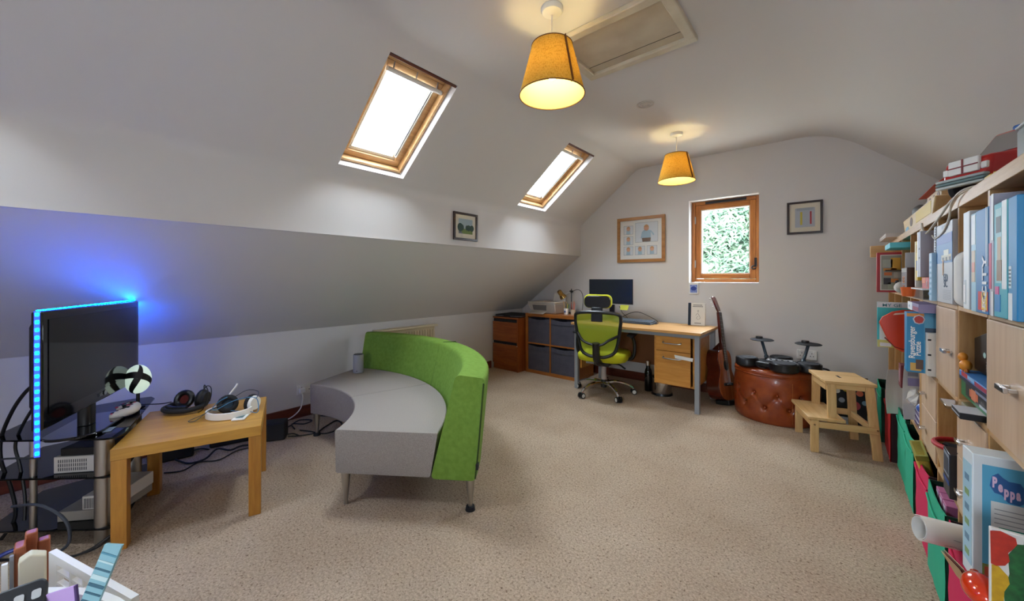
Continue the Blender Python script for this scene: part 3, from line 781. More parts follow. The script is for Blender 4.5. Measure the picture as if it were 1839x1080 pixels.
rt = thing('luggage_tag', 'red framed paper tag lying inside the white tub', 'tag', (-.955, .005, .52), rot=(R(55), 0, R(50)))
G().bx(-.025, .025, -.035, .035, 0, .003).build('border', pm('tag_red', '#c33a55', .5), rt); G().bx(-.013, .013, -.02, .02, .0031, .0036).build('paper', WHITE, rt)

dh_ = thing('dolls_house', "wooden and white doll's house with lattice wall behind the white tub", 'toy', (-1.19, .03, 0))
L0, L1 = -.168, .168
lat = G().at(Matrix.Rotation(R(18.6), 4, 'Z'))
lat.bx(L0, L1, -.006, .006, .565, .583).bx(L0, L0+.035, -.006, .006, .0, .565).bx(L1-.03, L1, -.006, .006, 0, .565).bx(L0, L1, -.006, .006, 0, .38)
for x in (-.075, -.02, .03, .08): lat.bx(x, x+.006, -.006, .006, .38, .565)
for z in (.42, .445, .47, .495, .52, .545): lat.bx(L0, L1, -.005, .005, z, z+.005)
lat.build('lattice_wall', WHITE, dh_)
WB = wood('toy_wood', '#a8603c', '#8f4a2b', 'z', .5)
DM = Matrix.Translation((1.19, -.03, 0))
G().at(DM).bx(-1.50, -1.46, -.084, -.067, 0, .565).build('timber_post', WB, dh_, bevel=.003)
G().at(DM).bx(-1.53, -1.505, -.070, -.050, 0, .572).bx(-1.53, -1.505, -.05, -.03, 0, .545).build('timber_wall', WB, dh_, bevel=.003)
G().at(DM).prism([(-.075, 0), (-.034, 0), (-.034, .548), (-.057, .562), (-.075, .552)], (-1.44, 0, 0), u=(0, 1, 0), v=(0, 0, 1), w=(.03, 0, 0)).build('gable', pm('toy_cream', '#d9d3bd', .5), dh_, bevel=.003)
G().at(DM).bx(-1.44, -1.43, -.099, -.090, 0, .55).build('white_post', WHITE, dh_); G().at(DM).bx(-1.46, -1.45, -.089, -.083, 0, .555).build('grey_post', GREYP, dh_)

# ================================================================== pendant lamps
def shade_mat():
    m = bpy.data.materials.new('burlap_shade'); m.use_nodes = True; nt = m.node_tree; nt.nodes.remove(nt.nodes['Principled BSDF'])
    tc = nt.nodes.new('ShaderNodeTexCoord')
    def weave(st):
        mp = nt.nodes.new('ShaderNodeMapping'); mp.inputs['Scale'].default_value = st
        nt.links.new(tc.outputs['Object'], mp.inputs[0])
        n = nt.nodes.new('ShaderNodeTexNoise'); n.inputs['Scale'].default_value = 60; n.inputs['Detail'].default_value = 3
        nt.links.new(mp.outputs[0], n.inputs[0]); return n.outputs[0]
    a = nt.nodes.new('ShaderNodeMath'); a.operation = 'ADD'
    nt.links.new(weave((1, 1, 9)), a.inputs[0]); nt.links.new(weave((6, 6, .3)), a.inputs[1])
    r = nt.nodes.new('ShaderNodeValToRGB'); r.color_ramp.elements[0].position = .75; r.color_ramp.elements[1].position = 1.25
    r.color_ramp.elements[0].color = lin('#a58430'); r.color_ramp.elements[1].color = lin('#cfae55')
    nt.links.new(a.outputs[0], r.inputs[0])
    d = nt.nodes.new('ShaderNodeBsdfDiffuse'); t = nt.nodes.new('ShaderNodeBsdfTranslucent')
    x = nt.nodes.new('ShaderNodeMixShader'); x.inputs[0].default_value = .19
    nt.links.new(r.outputs[0], d.inputs[0]); nt.links.new(r.outputs[0], t.inputs[0])
    nt.links.new(d.outputs[0], x.inputs[1]); nt.links.new(t.outputs[0], x.inputs[2]); nt.links.new(x.outputs[0], nt.nodes['Material Output'].inputs[0])
    return m
SHADE = shade_mat()
LINING = pm('shade_lining', '#e8dca6', .8)
BULB = pm('lit_bulb', '#fff0c8', .4, emit='#ffe9a4', estr=40)
HEM = pm('shade_hem', '#6b4417', .7)
def pendant(x, y, zb, label):
    t = thing('pendant_lamp', label, 'lamp', (x, y, 2.491), 0, 'burlap pendant lamps on the ceiling')
    G().lathe([(0, 0), (.052, 0), (.052, -.012), (.046, -.022), (.02, -.03), (.008, -.034), (0, -.034)], n=32).build('ceiling_rose', WHITEP, t, smooth=True)
    h = zb-2.491; top = h+.235
    G().cyl((0, 0, -.03), (0, 0, top-.02), .0035, None, 10).build('cord', WHITEP, t, smooth=True)
    sh = G().lathe([(.155, h), (.096, top)], n=56).build('lamp_shade', SHADE, t, smooth=True)
    G().lathe([(.1535, h+.001), (.0945, top-.001)], n=56).build('lining', glass_lining, sh, smooth=True)
    for r_, z in ((.155, h), (.096, top)): G().tube([(r_*math.cos(2*PI*i/40), r_*math.sin(2*PI*i/40), z) for i in range(40)], .0028, 6, 1, True).build('hem', HEM, sh, smooth=True)
    k = R(-20); G().beam((.1563*math.cos(k), .1563*math.sin(k), h), (.0973*math.cos(k), .0973*math.sin(k), top), .002, .02, up=(math.cos(k), math.sin(k), 0)).build('seam', HEM, sh)
    g = G().cyl((0, 0, top-.02), (0, 0, top-.085), .019, .017, 18)
    for a in (0, 120, 240): g.beam((.016*math.cos(R(a)), .016*math.sin(R(a)), top-.03), (.0945*math.cos(R(a)), .0945*math.sin(R(a)), top-.004), .004, .004)
    g.build('lamp_holder', WHITEP, t)
    G().sphere((0, 0, top-.125), .03, (1, 1, 1.2), 20, 12).build('bulb', BULB, t, smooth=True)
    return t
def lining_mat():
    m = bpy.data.materials.new('shade_lining_thin'); m.use_nodes = True; nt = m.node_tree; nt.nodes.remove(nt.nodes['Principled BSDF'])
    d = nt.nodes.new('ShaderNodeBsdfDiffuse'); t = nt.nodes.new('ShaderNodeBsdfTranslucent'); d.inputs[0].default_value = lin('#ece3ac'); t.inputs[0].default_value = lin('#ffdf9a')
    x = nt.nodes.new('ShaderNodeMixShader'); x.inputs[0].default_value = .4
    nt.links.new(d.outputs[0], x.inputs[1]); nt.links.new(t.outputs[0], x.inputs[2]); nt.links.new(x.outputs[0], nt.nodes['Material Output'].inputs[0])
    return m
glass_lining = lining_mat()
pendant(-1.03, 1.50, 2.075, 'tan burlap pendant lamp beside the loft hatch')
pendant(-1.078, 3.52, 2.065, 'tan burlap pendant lamp nearest the gable window')
cv = thing('ceiling_vent', 'small round flush ceiling vent between the two pendant lamps', 'vent', (-1.073, 2.782, 2.4915))
VG = pm('vent_grey', '#c6beb6', .6)
for r0, r1 in ((.062, .05), (.04, .026)):
    G().lathe([(r0, 0), (r0, -.004), (r1, -.004), (r1, 0)], n=32).build('ring', VG, cv, smooth=False)
G().lathe([(0, -.002), (.02, -.002), (.02, 0)], n=24).build('disc', VG, cv)
for a in range(4): G().beam((.02*math.cos(a*PI/2), .02*math.sin(a*PI/2), -.002), (.052*math.cos(a*PI/2), .052*math.sin(a*PI/2), -.002), .008, .003).build('spoke', VG, cv)

# ================================================================== pictures
def frame(label, x0, x1, z0, z1, mt, fw, mat_c, place, fth=.018, mw=None):
    """local: x right, z up, picture faces -y, wall at y=0"""
    t = thing('picture_frame', label, 'picture'); t.matrix_world = place
    W, H = x1-x0, z1-z0
    for q in (G().bx(0, W, -fth, -.001, 0, fw), G().bx(0, W, -fth, -.001, H-fw, H), G().bx(0, fw, -fth, -.001, fw, H-fw), G().bx(W-fw, W, -fth, -.001, fw, H-fw)):
        q.build('frame_bar', mt, t, bevel=.002)
    G().bx(fw, W-fw, -.008, -.002, fw, H-fw).build('mount', mat_c, t)
    return t, W, H
PG = glass_mat('picture_glass')
MOUNT = pm('mount_white', '#d9d8d4', .8); CREAMM = pm('mount_cream', '#d6cebb', .8)
FAROAK = wood('frame_oak', '#b07c3d', '#946127', 'x', .4)
DARKW = wood('dark_frame', '#33180f', '#1d0c08', 'x', .3)
INK = pm('ink_line', '#4a4f57', .8); SKIN = pm('print_skin', '#c99a80', .8); SHIRT = pm('print_shirt', '#9db6c6', .8); PHBG = pm('print_ground', '#c9ced3', .8); HAIR = pm('print_hair', '#b98d62', .8); TROU = pm('print_trousers', '#7f6a5c', .8)
t, W, H = frame('oak framed collage of six child portraits on the gable wall', -2.022, -1.454, 1.389, 1.921, FAROAK, .036, MOUNT, Matrix.Translation((-2.022, YW, 1.389)), .022)
G().bx(.036, W-.036, -.0125, -.0115, .036, H-.036).build('glass', PG, t)
def portrait(x0, z0, w, h, big=False):
    y = -.0085
    p = G().bx(x0, x0+w, y, y+.0005, z0, z0+h).build('photo', PHBG, t)
    ln = G(); e = .0022
    ln.bx(x0-e, x0+w+e, y-.0003, y, z0-e, z0).bx(x0-e, x0+w+e, y-.0003, y, z0+h, z0+h+e).bx(x0-e, x0, y-.0003, y, z0, z0+h).bx(x0+w, x0+w+e, y-.0003, y, z0, z0+h)
    ln.build('photo_border', INK, p)
    cx = x0+w*.5; u = (1, 0, 0); v = (0, 0, 1); hd = w*(.115 if big else .2)
    body = [(-.22*w, 0), (.22*w, 0), (.2*w, .42*h), (.1*w, .52*h), (-.1*w, .52*h), (-.2*w, .42*h)]
    if big: body = [(-.2*w, .2*h), (.2*w, .2*h), (.2*w, .5*h), (.3*w, .3*h), (.36*w, .34*h), (.22*w, .56*h), (.08*w, .6*h), (-.1*w, .6*h), (-.2*w, .52*h), (-.26*w, .2*h), (-.2*w, .16*h)]
    o = (cx, y-.0003, z0+.002)
    G().prism(body, o, u, v, (0, -.0004, 0)).build('shirt', SHIRT, p)
    if big: G().prism([(-.18*w, 0), (.18*w, 0), (.2*w, .2*h), (-.2*w, .2*h)], o, u, v, (0, -.0004, 0)).build('trousers', TROU, p)
    zc = (.72 if big else .66)*h
    G().prism(disc(18, hd, 1, 1.2), (cx, y-.0003, z0+zc), u, v, (0, -.0006, 0)).build('face', SKIN, p)
    G().prism([(hd*1.04*math.cos(R(a)), hd*1.28*math.sin(R(a))) for a in range(15, 170, 15)], (cx, y-.0007, z0+zc), u, v, (0, -.0004, 0)).build('hair', HAIR, p)
bw = .118
portrait(.225, .235, .26, .225, True)
for (x, z) in ((.082, .335), (.082, .21), (.082, .088), (.223, .088), (.364, .088)): portrait(x, z, .112, .098)

t, W, H = frame('dark framed certificate with yellow and red ribbons right of the window', -.343, -.084, 1.606, 1.901, DARKW, .018, CREAMM, Matrix.Translation((-.343, YW, 1.606)))
G().bx(.018, W-.018, -.0125, -.0115, .018, H-.018).build('glass', PG, t)
G().bx(.06, W-.055, -.0088, -.008, .06, H-.06).build('certificate', pm('print_blue_grey', '#aeb3bd', .8), t)
G().bx(.098, .113, -.0096, -.0088, .082, .20).build('ribbon', pm('ribbon_yellow', '#c4b43a', .7), t)
G().bx(.168, .18, -.0096, -.0088, .085, .20).build('ribbon', pm('ribbon_red', '#b0262f', .7), t)
for i in range(5): G().bx(.072, W-.066, -.0092, -.0088, .215+i*.005-.0005, .2155+i*.005).build('text_line', INK, t)

PXM = Matrix.Translation((-2.54+.003, 2.175, 1.538)) @ Matrix.Rotation(R(90), 4, 'Z')
t, W, H = frame('small dark framed landscape picture on the upstand below the rooflights', 0, .288, 0, .248, DARKW, .02, CREAMM, PXM)
G().bx(.02, W-.02, -.0125, -.0115, .02, H-.02).build('glass', PG, t)
y = -.0085; u = (1, 0, 0); v = (0, 0, 1)
G().bx(.06, W-.06, y-.0003, y, .06, H-.055).build('sky', pm('print_sky', '#9fb0b8', .8), t)
G().bx(.06, W-.06, y-.0006, y-.0003, .06, .105).build('meadow', pm('print_meadow', '#6f8348', .8), t)
G().prism([(0, 0), (.05, 0), (.03, .02), (0, .035)], (.06, y-.0007, .06), u, v, (0, -.0002, 0)).build('path', pm('print_path', '#6f7280', .8), t)
TG = pm('print_trees', '#2f4a44', .8)
for c, r in ((.078, .032), (.098, .024), (.16, .02), (.18, .023), (.2, .018), (.22, .024)):
    G().prism(disc(12, r, 1, 1.2), (c, y-.0006-c*.001, .115), u, v, (0, -.0003, 0)).build('tree_print', TG, t)
bt = thing('tile', 'small blue and white picture card on the wall under the window', 'picture', (-1.203, YW-.001, 1.03))
G().bx(0, .095, -.008, 0, 0, .118).build('card', MOUNT, bt, bevel=.002)
BP_ = pm('delft_blue', '#5a6fb8', .5, var='#93a2d4', vscale=60)
G().bx(.012, .083, -.0086, -.008, .015, .1).build('print_ground', BP_, bt)
G().prism(disc(16, .026, 1.1, .9), (.047, -.0087, .06), (1, 0, 0), (0, 0, 1), (0, -.0005, 0)).build('tree_print', pm('delft_dark', '#2f4596', .5), bt)
socket('double white socket on the gable wall behind the drum pads', Matrix.Translation((-.197, YW-.001, .503)))

# ================================================================== cabinets on the left
fc = thing('filing_cabinet', 'two drawer cherry filing cabinet in the corner under the slope', 'cabinet', (-3.498, 3.70, 0))
CW, CH = .435, .69
G().bx(0, .018, .02, .5, 0, CH-.019).build('side_panel', CHERRYZ, fc); G().bx(CW-.018, CW, .0, .5, 0, CH-.019).build('side_panel', CHERRYZ, fc)
G().bx(.0185, CW-.0185, .48, .5, 0, CH-.019).build('back_panel', CHERRYZ, fc)
G().bx(0, CW, -.002, .5, CH-.018, CH).build('top_panel', CHERRY, fc, bevel=.003)
G().bx(.0185, CW-.0185, .014, .03, 0, .075).build('plinth', CHERRY, fc)
for z0, z1 in ((.08, .338), (.375, .628)):
    d = G().bx(.004, CW-.0185, -.004, .016, z0, z1).build('drawer', CHERRY, fc, bevel=.002)
    G().bx(.012, CW-.02, .006, .013, z1+.001, z1+.035).build('grip_recess', BLACKM, d)
lock = G().cyl((CW-.012, -.001, .33), (CW-.012, -.005, .33), .006, None, 12).build('lock', STEEL, fc)
fo = thing('folder', 'black zipped portfolio case lying on the filing cabinet', 'case', (-3.30, 3.93, CH+.001), R(5))
G().prism(rr(.4, .38, .02), w=(0, 0, .028)).build('shell', BLACKM, fo, bevel=.008)
G().tube([(-.05, -.19, .014), (-.04, -.215, .014), (.04, -.215, .014), (.05, -.19, .014)], .006, 8).build('handle', BLACKP, fo, smooth=True)
G().tube([(x, y, .014) for x, y in rr(.404, .384, .02)], .003, 6, 1, True).build('zip', GREYP, fo)

ks = thing('cube_shelf', 'low cherry cube shelf holding four grey fabric boxes', 'shelf', (-3.035, 3.82, 0))
KW, KH = .765, .755
KAL = wood('shelf_cherry', '#b06c2b', '#95541d', 'x', .4); KALZ = wood('shelf_cherry_upright', '#b06c2b', '#95541d', 'z', .4)
G().bx(0, KW, 0, .39, KH-.04, KH).build('top_panel', KAL, ks, bevel=.002); G().bx(0, KW, 0, .39, 0, .04).build('bottom_panel', KAL, ks, bevel=.002)
for x in (0, KW-.04): G().bx(x, x+.04, 0, .39, .0405, KH-.0405).build('side_panel', KALZ, ks, bevel=.002)
G().bx(KW/2-.008, KW/2+.008, .002, .385, .0405, KH-.0405).build('divider', KALZ, ks)
for x in (.0405, KW/2+.0085): G().bx(x, x+KW/2-.049, .002, .385, KH/2-.008, KH/2+.008).build('shelf_board', KAL, ks)
SLATE = pm('slate_fabric', '#51505d', .9, bump=.15, bscale=300, var='#484754', vscale=12)
def fabric_box(label, loc, w_, d_, h_, mt, rz=0, group=None, sag=.02, inner=None, axis=0):
    """open fabric box, front towards -y, a folded band along the top"""
    t = thing('fabric_box', label, 'storage box', loc, rz, group)
    n = 10
    V = []; F = []
    rnd2 = random.Random(int(loc[0]*100+loc[2]*77))
    for k, yy in ((0, 0), (1, .004)):
        for j in range(7):
            for i in range(n+1):
                x = w_*i/n; z = h_*j/6
                b = (-.006*math.sin(PI*i/n)*math.sin(PI*j/6) + rnd2.uniform(-.0012, .0012)) if k == 0 else 0
                zz = z-(sag*math.sin(PI*i/n) if j == 6 else sag*.55*math.sin(PI*i/n) if j == 5 else 0)
                V.append((x, yy+b, zz))
    m = 7*(n+1)
    for k in (0, 1):
        for j in range(6):
            for i in range(n): a = k*m+j*(n+1)+i; F.append((a, a+1, a+n+2, a+n+1))
    for i in range(n): F.append((6*(n+1)+i, 6*(n+1)+i+1, m+6*(n+1)+i+1, m+6*(n+1)+i)); F.append((i, i+1, m+i+1, m+i))
    G().add(V, F).build('front', mt, t, smooth=True)
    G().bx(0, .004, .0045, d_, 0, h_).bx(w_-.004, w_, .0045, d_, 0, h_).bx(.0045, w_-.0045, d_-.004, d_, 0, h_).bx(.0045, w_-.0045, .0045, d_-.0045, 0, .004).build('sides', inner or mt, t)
    G().tube([(w_*i/8, -.004-.004*math.sin(PI*i/8), h_*.83-sag*.5*math.sin(PI*i/8)) for i in range(9)], .0035, 6, 2).build('fold', mt, t, smooth=True)
    return t
bwk = KW/2-.054
for (ix, iz, lb_) in ((0, 1, 'slate grey fabric box in the top left cube of the cherry shelf'), (1, 1, 'slate grey fabric box in the top right cube of the cherry shelf'),
                      (0, 0, 'slate grey fabric box in the bottom left cube of the cherry shelf'), (1, 0, 'slate grey fabric box in the bottom right cube of the cherry shelf')):
    fabric_box(lb_, (-3.035+.0435+ix*(KW/2-.032), 3.827, .0405+iz*(KH/2-.0315)), bwk-.002, .36, .316 if iz == 0 else .312, SLATE, 0, 'grey fabric boxes in the cherry shelf')

# printer
PRN = pm('printer_grey', '#b9b1a9', .5)
pr = thing('printer', 'pale grey flatbed printer on the cherry cube shelf', 'printer', (-2.83, 3.87, KH+.001))
G().hexa([(-.16, .03, 0), (.2, .03, 0), (.2, .27, 0), (-.16, .27, 0)], [(-.215, .0, .125), (.215, .0, .125), (.215, .28, .125), (-.215, .28, .125)]).build('body', PRN, pr, bevel=.008)
G().bx(-.212, .212, .002, .278, .127, .146).build('lid', PRN, pr, bevel=.007)
G().hexa([(-.12, .010, .04), (.075, .010, .04), (.075, .0165, .04), (-.12, .0165, .04)], [(-.13, -.001, .105), (.085, -.001, .105), (.085, .004, .105), (-.13, .004, .105)]).build('output_slot', pm('slot_grey', '#6e6a67', .6), pr)
G().hexa([(-.13, -.09, -.0), (.1, -.09, .0), (.08, .03, .02), (-.15, .03, .02)], [(-.13, -.09, .006), (.1, -.09, .006), (.08, .03, .026), (-.15, .03, .026)]).build('paper_tray', PRN, pr, bevel=.002)
G().hexa([(-.02, .281, .02), (.16, .281, .02), (.16, .284, .02), (-.02, .284, .02)], [(-.02, .345, .24), (.16, .345, .24), (.16, .348, .24), (-.02, .348, .24)]).build('paper', MOUNT, pr)
# lamp with a gold spot on a black pole
BRASS = pm('antique_brass', '#a8854a', .25, 1)
dl_ = thing('desk_lamp', 'black pole lamp with a brass spot head beside the printer', 'lamp', (-2.545, 4.14, KH+.001))
G().cyl((0, 0, 0), (0, 0, .012), .06, None, 28).cyl((0, 0, .01), (0, 0, .31), .006, None, 12).build('stand', BLACKP, dl_, smooth=True)
G().sphere((0, -.002, .275), .022, (1.3, .9, .8), 18, 10).build('clamp_knob', BLACKP, dl_, smooth=True)
G().tube([(.01, -.01, .275), (-.07, -.05, .245), (-.1, -.06, .235)], .005, 8).build('arm', STEEL, dl_, smooth=True)
hd = G().at(Matrix.Translation((-.1, -.075, .235)) @ Euler((R(38), 0, R(-28))).to_matrix().to_4x4())
hd.lathe([(0, .065), (.026, .064), (.03, .05), (.03, .0), (.034, -.005), (.046, -.045), (.044, -.046), (.026, -.01), (0, -.008)], n=26).build('spot_head', BRASS, dl_, smooth=True)
G().tube([(.02, 0, .28), (.07, .02, .3), (.12, .03, .28), (.15, .03, .2), (.16, .0, .08), (.17, -.05, .004)], .0035, 8).build('cable', CBL, dl_, smooth=True)
# pen pots
def pen_pot(label, loc, mt, pens, h=.075, r=.03):
    t = thing('pen_pot', label, 'pot', loc)
    G().lathe([(0, 0), (r*.93, 0), (r, h), (r*.9, h), (r*.85, .006), (0, .006)], n=24).build('pot', mt, t, smooth=True)
    return t
BLUEP = pm('blue_motif', '#3e5f9c', .5)
pp = pen_pot('white pen pot with blue motif beside the pole lamp', (-2.515, 3.97, KH+.001), WHITE, 0)
G().prism(disc(12, .012), (0, -.0296, .035), (1, 0, 0), (0, 0, 1), (0, -.0012, 0)).build('motif', BLUEP, pp)
p2 = pen_pot('cream pen pot right of the white one', (-2.435, 4.0, KH+.001), pm('cream_pot', '#d4c7ae', .6), 0, .06)
def pen(label, base, dx, dy, L, col):
    t = thing('pen', label, 'pen', base)
    d = Vector((dx, dy, 1)).normalized()
    G().cyl((0, 0, 0), d*L, .0042, None, 8).build('barrel', pm('pen_'+col[1:], col, .45), t, smooth=True)
    G().cyl(d*L, d*(L+.012), .0042, .001, 8).build('tip', pm('tip_'+col[1:], '#c9a06a', .6), t)
for a in ((-2.525, 3.97, -.22, .05, .15, '#c59a5a', 'natural wood pencil leaning left in the white pen pot'), (-2.52, 3.98, -.08, .1, .13, '#2b2b30', 'black pen upright in the white pen pot'),
          (-2.51, 3.965, .1, .08, .12, '#d9c84a', 'yellow pencil in the white pen pot'), (-2.505, 3.975, .22, .05, .12, '#3f9a4c', 'green pen leaning right in the white pen pot'),
          (-2.443, 4.0, -.16, .05, .14, '#a8543c', 'brown pencil leaning left in the cream pen pot'), (-2.435, 4.005, .04, .05, .15, '#d86a4c', 'orange pencil upright in the cream pen pot'), (-2.426, 3.998, .14, .02, .13, '#d98a78', 'pink pencil leaning right in the cream pen pot')):
    pen(a[6], (a[0], a[1], KH+.009), a[2], a[3], a[4], a[5])

# ================================================================== desk
dk = thing('desk', 'beech office desk with grey steel frame and a drawer pedestal', 'desk', (-2.19, 3.55, 0))
DW, DD, DH = 1.305, .65, .722
G().bx(0, DW, 0, DD, DH-.025, DH).build('desktop', BEECH, dk, bevel=.003)
for x in (.02, DW-.062):
    for y_ in (.04, DD-.06): G().bx(x, x+.04, y_, y_+.04, 0, DH-.0255).build('leg', SILVER, dk, bevel=.003)
    G().bx(x+.002, x+.038, .0805, DD-.0605, DH-.06, DH-.026).build('side_rail', SILVER, dk, bevel=.002)
G().bx(.0605, DW-.0625, .045, .075, DH-.06, DH-.0255).build('front_rail', SILVER, dk, bevel=.002)
G().bx(.065, .083, .09, DD-.02, .22, DH-.027).build('end_panel', BEECHO, dk)
G().bx(.084, DW-.45, DD-.12, DD-.102, .27, DH-.027).build('modesty_panel', pm('dark_beech', '#7a4a24', .5), dk)
px0, px1 = DW-.43, DW-.068
G().bx(px0, px0+.018, .085, DD-.06, .205, DH-.027).build('pedestal_side', BEECHO, dk); G().bx(px1-.018, px1, .085, DD-.06, .205, DH-.027).build('pedestal_side', BEECHO, dk)
G().bx(px0+.0185, px1-.0185, .09, DD-.06, .205, .222).build('pedestal_base', BEECHO, dk)
G().bx(px0+.0185, px1-.0185, DD-.08, DD-.06, .2225, DH-.027).build('pedestal_back', BEECHO, dk)
for z0, z1 in ((.215, .52), (.524, .66)):
    d = G().bx(px0+.02, px1-.034, .066, .084, z0, z1).build('drawer', BEECHO, dk, bevel=.002)
    zc = z1-.062; xc = (px0+px1)/2-.012
    G().tube([(xc-.075, .066, zc+.012), (xc-.07, .045, zc), (xc+.07, .045, zc), (xc+.075, .066, zc+.012)], .005, 8, 3).build('handle', STEEL, d, smooth=True)
pn = G().hexa([(-.075, -.002, 0), (.075, -.004, -.012), (.075, .004, -.012), (-.075, .004, 0)], [(-.08, -.004, .03), (.08, -.006, .018), (.08, .004, .018), (-.08, .004, .03)]).build('folded_paper', WHITE, None)
pn.location = (-1.04, 3.602, .468); tag(pn, 'folded white paper tucked behind the lower desk drawer handle', 'paper')

mo = thing('monitor', 'black desktop monitor with a pale lower edge on the desk', 'monitor', (-1.972, 4.06, DH))
G().bx(-.27, .27, -.014, .0, .185, .466).build('bezel', BLACKP, mo, bevel=.003)
G().bx(-.264, .264, -.0155, -.0142, .2, .461).build('screen', pm('monitor_screen', '#1b222b', .18, spec=.6), mo)
G().bx(-.27, .27, -.016, -.0005, .178, .1845).build('lower_edge', pm('pale_grey', '#b7bcc0', .4), mo)
G().bx(-.2, .2, .0005, .04, .22, .42).build('rear_housing', BLACKP, mo, bevel=.01)
G().bx(-.03, .03, .03, .05, .012, .3).build('neck', BLACKP, mo, bevel=.004); G().prism(rr(.22, .17, .03), (0, .02, .001), w=(0, 0, .011)).build('base', BLACKP, mo, bevel=.003)
yn = G().hexa([(-.05, -.01, 0), (.035, -.006, .0), (.035, -.004, 0), (-.05, -.008, 0)], [(-.052, .006, .055), (.05, .006, .058), (.05, .008, .058), (-.052, .008, .055)]).build('sticky_note', pm('lime_note', '#c9d24a', .7), None)
yn.location = (-1.795, 4.043, DH+.122); tag(yn, 'lime sticky note hanging under the monitor edge', 'note')
kb = thing('keyboard', 'dark grey keyboard lying on the desk in front of the monitor', 'keyboard', (-1.64, 3.93, DH+.001), R(-5))
G().hexa([(-.22, -.075, 0), (.22, -.075, 0), (.22, .075, 0), (-.22, .075, 0)], [(-.22, -.075, .012), (.22, -.075, .012), (.22, .075, .026), (-.22, .075, .026)]).build('case', pm('key_case', '#3d4552', .5), kb, bevel=.003)
kg = G()
for j in range(5):
    for i in range(18): kg.box((-.2+i*.0235, -.055+j*.027, .0215+j*.0026), (.019, .021, .008), rx=R(5))
stuff(kg.build('keys', pm('key_cap', '#5a6472', .5), kb))
cable('thin black cable arching over the desk beside the keyboard', [(-1.86, 4.10, DH+.03), (-1.76, 4.12, DH+.085), (-1.66, 4.12, DH+.10), (-1.52, 4.06, DH+.065), (-1.42, 4.0, DH+.03), (-1.40, 3.95, DH+.006), (-1.48, 3.96, DH+.005)], .0035)
cable('short black cable dropping from the monitor to the desk', [(-1.87, 4.07, DH+.16), (-1.84, 4.08, DH+.09), (-1.80, 4.09, DH+.05), (-1.76, 4.09, DH+.006)], .003)
bk = thing('book', 'white picture book with dark spine standing at the end of the desk', 'book', (-1.145, 4.12, DH+.001), rot=(R(-7), 0, R(6)))
G().bx(0, .155, -.012, .012, 0, .225).build('cover', MOUNT, bk, bevel=.001); G().bx(-.002, .025, -.0135, .0135, 0, .225).build('spine', pm('navy_cloth', '#1d2a3c', .8), bk)
G().bx(.027, .1555, -.009, .009, .003, .222).build('pages', pm('page_cream', '#cdbd9c', .9), bk)
G().tube([(.07, -.0127, .1), (.085, -.0127, .12), (.1, -.0127, .1), (.11, -.0127, .075), (.09, -.0127, .06), (.075, -.0127, .075), (.09, -.0127, .09)], .0012, 5).add(*(lambda q: (q.v, q.f))(G().tube([(.09, -.0127, .13), (.096, -.0127, .15), (.085, -.0127, .15), (.09, -.0127, .13)], .0012, 5))).build('drawing', INK, bk)
for i, (a, b, z) in enumerate(((.045, .14, .205), (.04, .145, .19), (.06, .125, .022))):
    for k in range(int((b-a)/.012)): G().bx(a+k*.012, a+k*.012+.009, -.0127, -.0119, z-.004, z+.004).build('lettering', INK, bk)

# ================================================================== office chair
LIME = pm('lime_fabric', '#c4c61c', .85, bump=.2, bscale=400)
MESHM = bpy.data.materials.new('lime_mesh'); MESHM.use_nodes = True
_nt = MESHM.node_tree; _b = _nt.nodes['Principled BSDF']; _b.inputs['Base Color'].default_value = lin('#acc02e'); _b.inputs['Roughness'].default_value = .8
_t = _nt.nodes.new('ShaderNodeBsdfTransparent'); _x = _nt.nodes.new('ShaderNodeMixShader'); _x.inputs[0].default_value = .3
_nt.links.new(_b.outputs[0], _x.inputs[1]); _nt.links.new(_t.outputs[0], _x.inputs[2]); _nt.links.new(_x.outputs[0], _nt.nodes['Material Output'].inputs[0])
ch = thing('office_chair', 'lime mesh office chair with headrest and chrome star base at the desk', 'chair', (-1.835, 3.62, 0), R(13))
for i in range(5):
    a = R(23+72*i); c, s_ = math.cos(a), math.sin(a)
    lg = G().tube([(.03*c, .03*s_, .115), (.12*c, .12*s_, .125), (.22*c, .22*s_, .105), (.285*c, .285*s_, .075), (.30*c, .30*s_, .055)], [.02]*6+[.018]*6+[.016]*6+[.014]*9, 10).build('base_leg', CHROME, ch, smooth=True)
    for sd_ in (-1, 1):
        p = Vector((.305*c-s_*.016*sd_, .305*s_+c*.016*sd_, .028)); q = Vector((-s_*.011*sd_, c*.011*sd_, 0))
        G().cyl(p-q, p+q, .028, None, 18).build('caster', BLACKP, lg, smooth=True)
        p = Vector((.305*c-s_*.0275*sd_, .305*s_+c*.0275*sd_, .028)); q = Vector((-s_*.001*sd_, c*.001*sd_, 0))
        G().cyl(p-q, p+q, .019, None, 16).build('caster_ring', WHITEP, lg)
G().cyl((0, 0, .07), (0, 0, .15), .032, .028, 20).build('hub', BLACKP, ch, smooth=True)
G().cyl((0, 0, .15), (0, 0, .30), .026, None, 20).build('gas_lift', pm('lift_grey', '#b9aba5', .4), ch, smooth=True)
G().box((0, .0, .325), (.16, .2, .05)).build('mechanism', BLACKP, ch, bevel=.012)
G().tube([(.06, .0, .32), (.15, .01, .315), (.2, .03, .28), (.215, .03, .27)], .009, 8).build('lever', BLACKP, ch, smooth=True)
G().cyl((-.07, -.05, .32), (-.17, -.05, .325), .012, .018, 14).build('tilt_knob', GREYP, ch, smooth=True)
sg = G(); prof_ = []
P = rr(.50, .47, .13, 8); V = []; F = []; n = len(P)
for k, (z, sc_) in enumerate(((.355, .86), (.365, .96), (.40, 1.0), (.425, .985), (.44, .93), (.447, .7), (.445, .3))):
    for x, y_ in P: V.append((x*sc_, .03+y_*sc_, z))
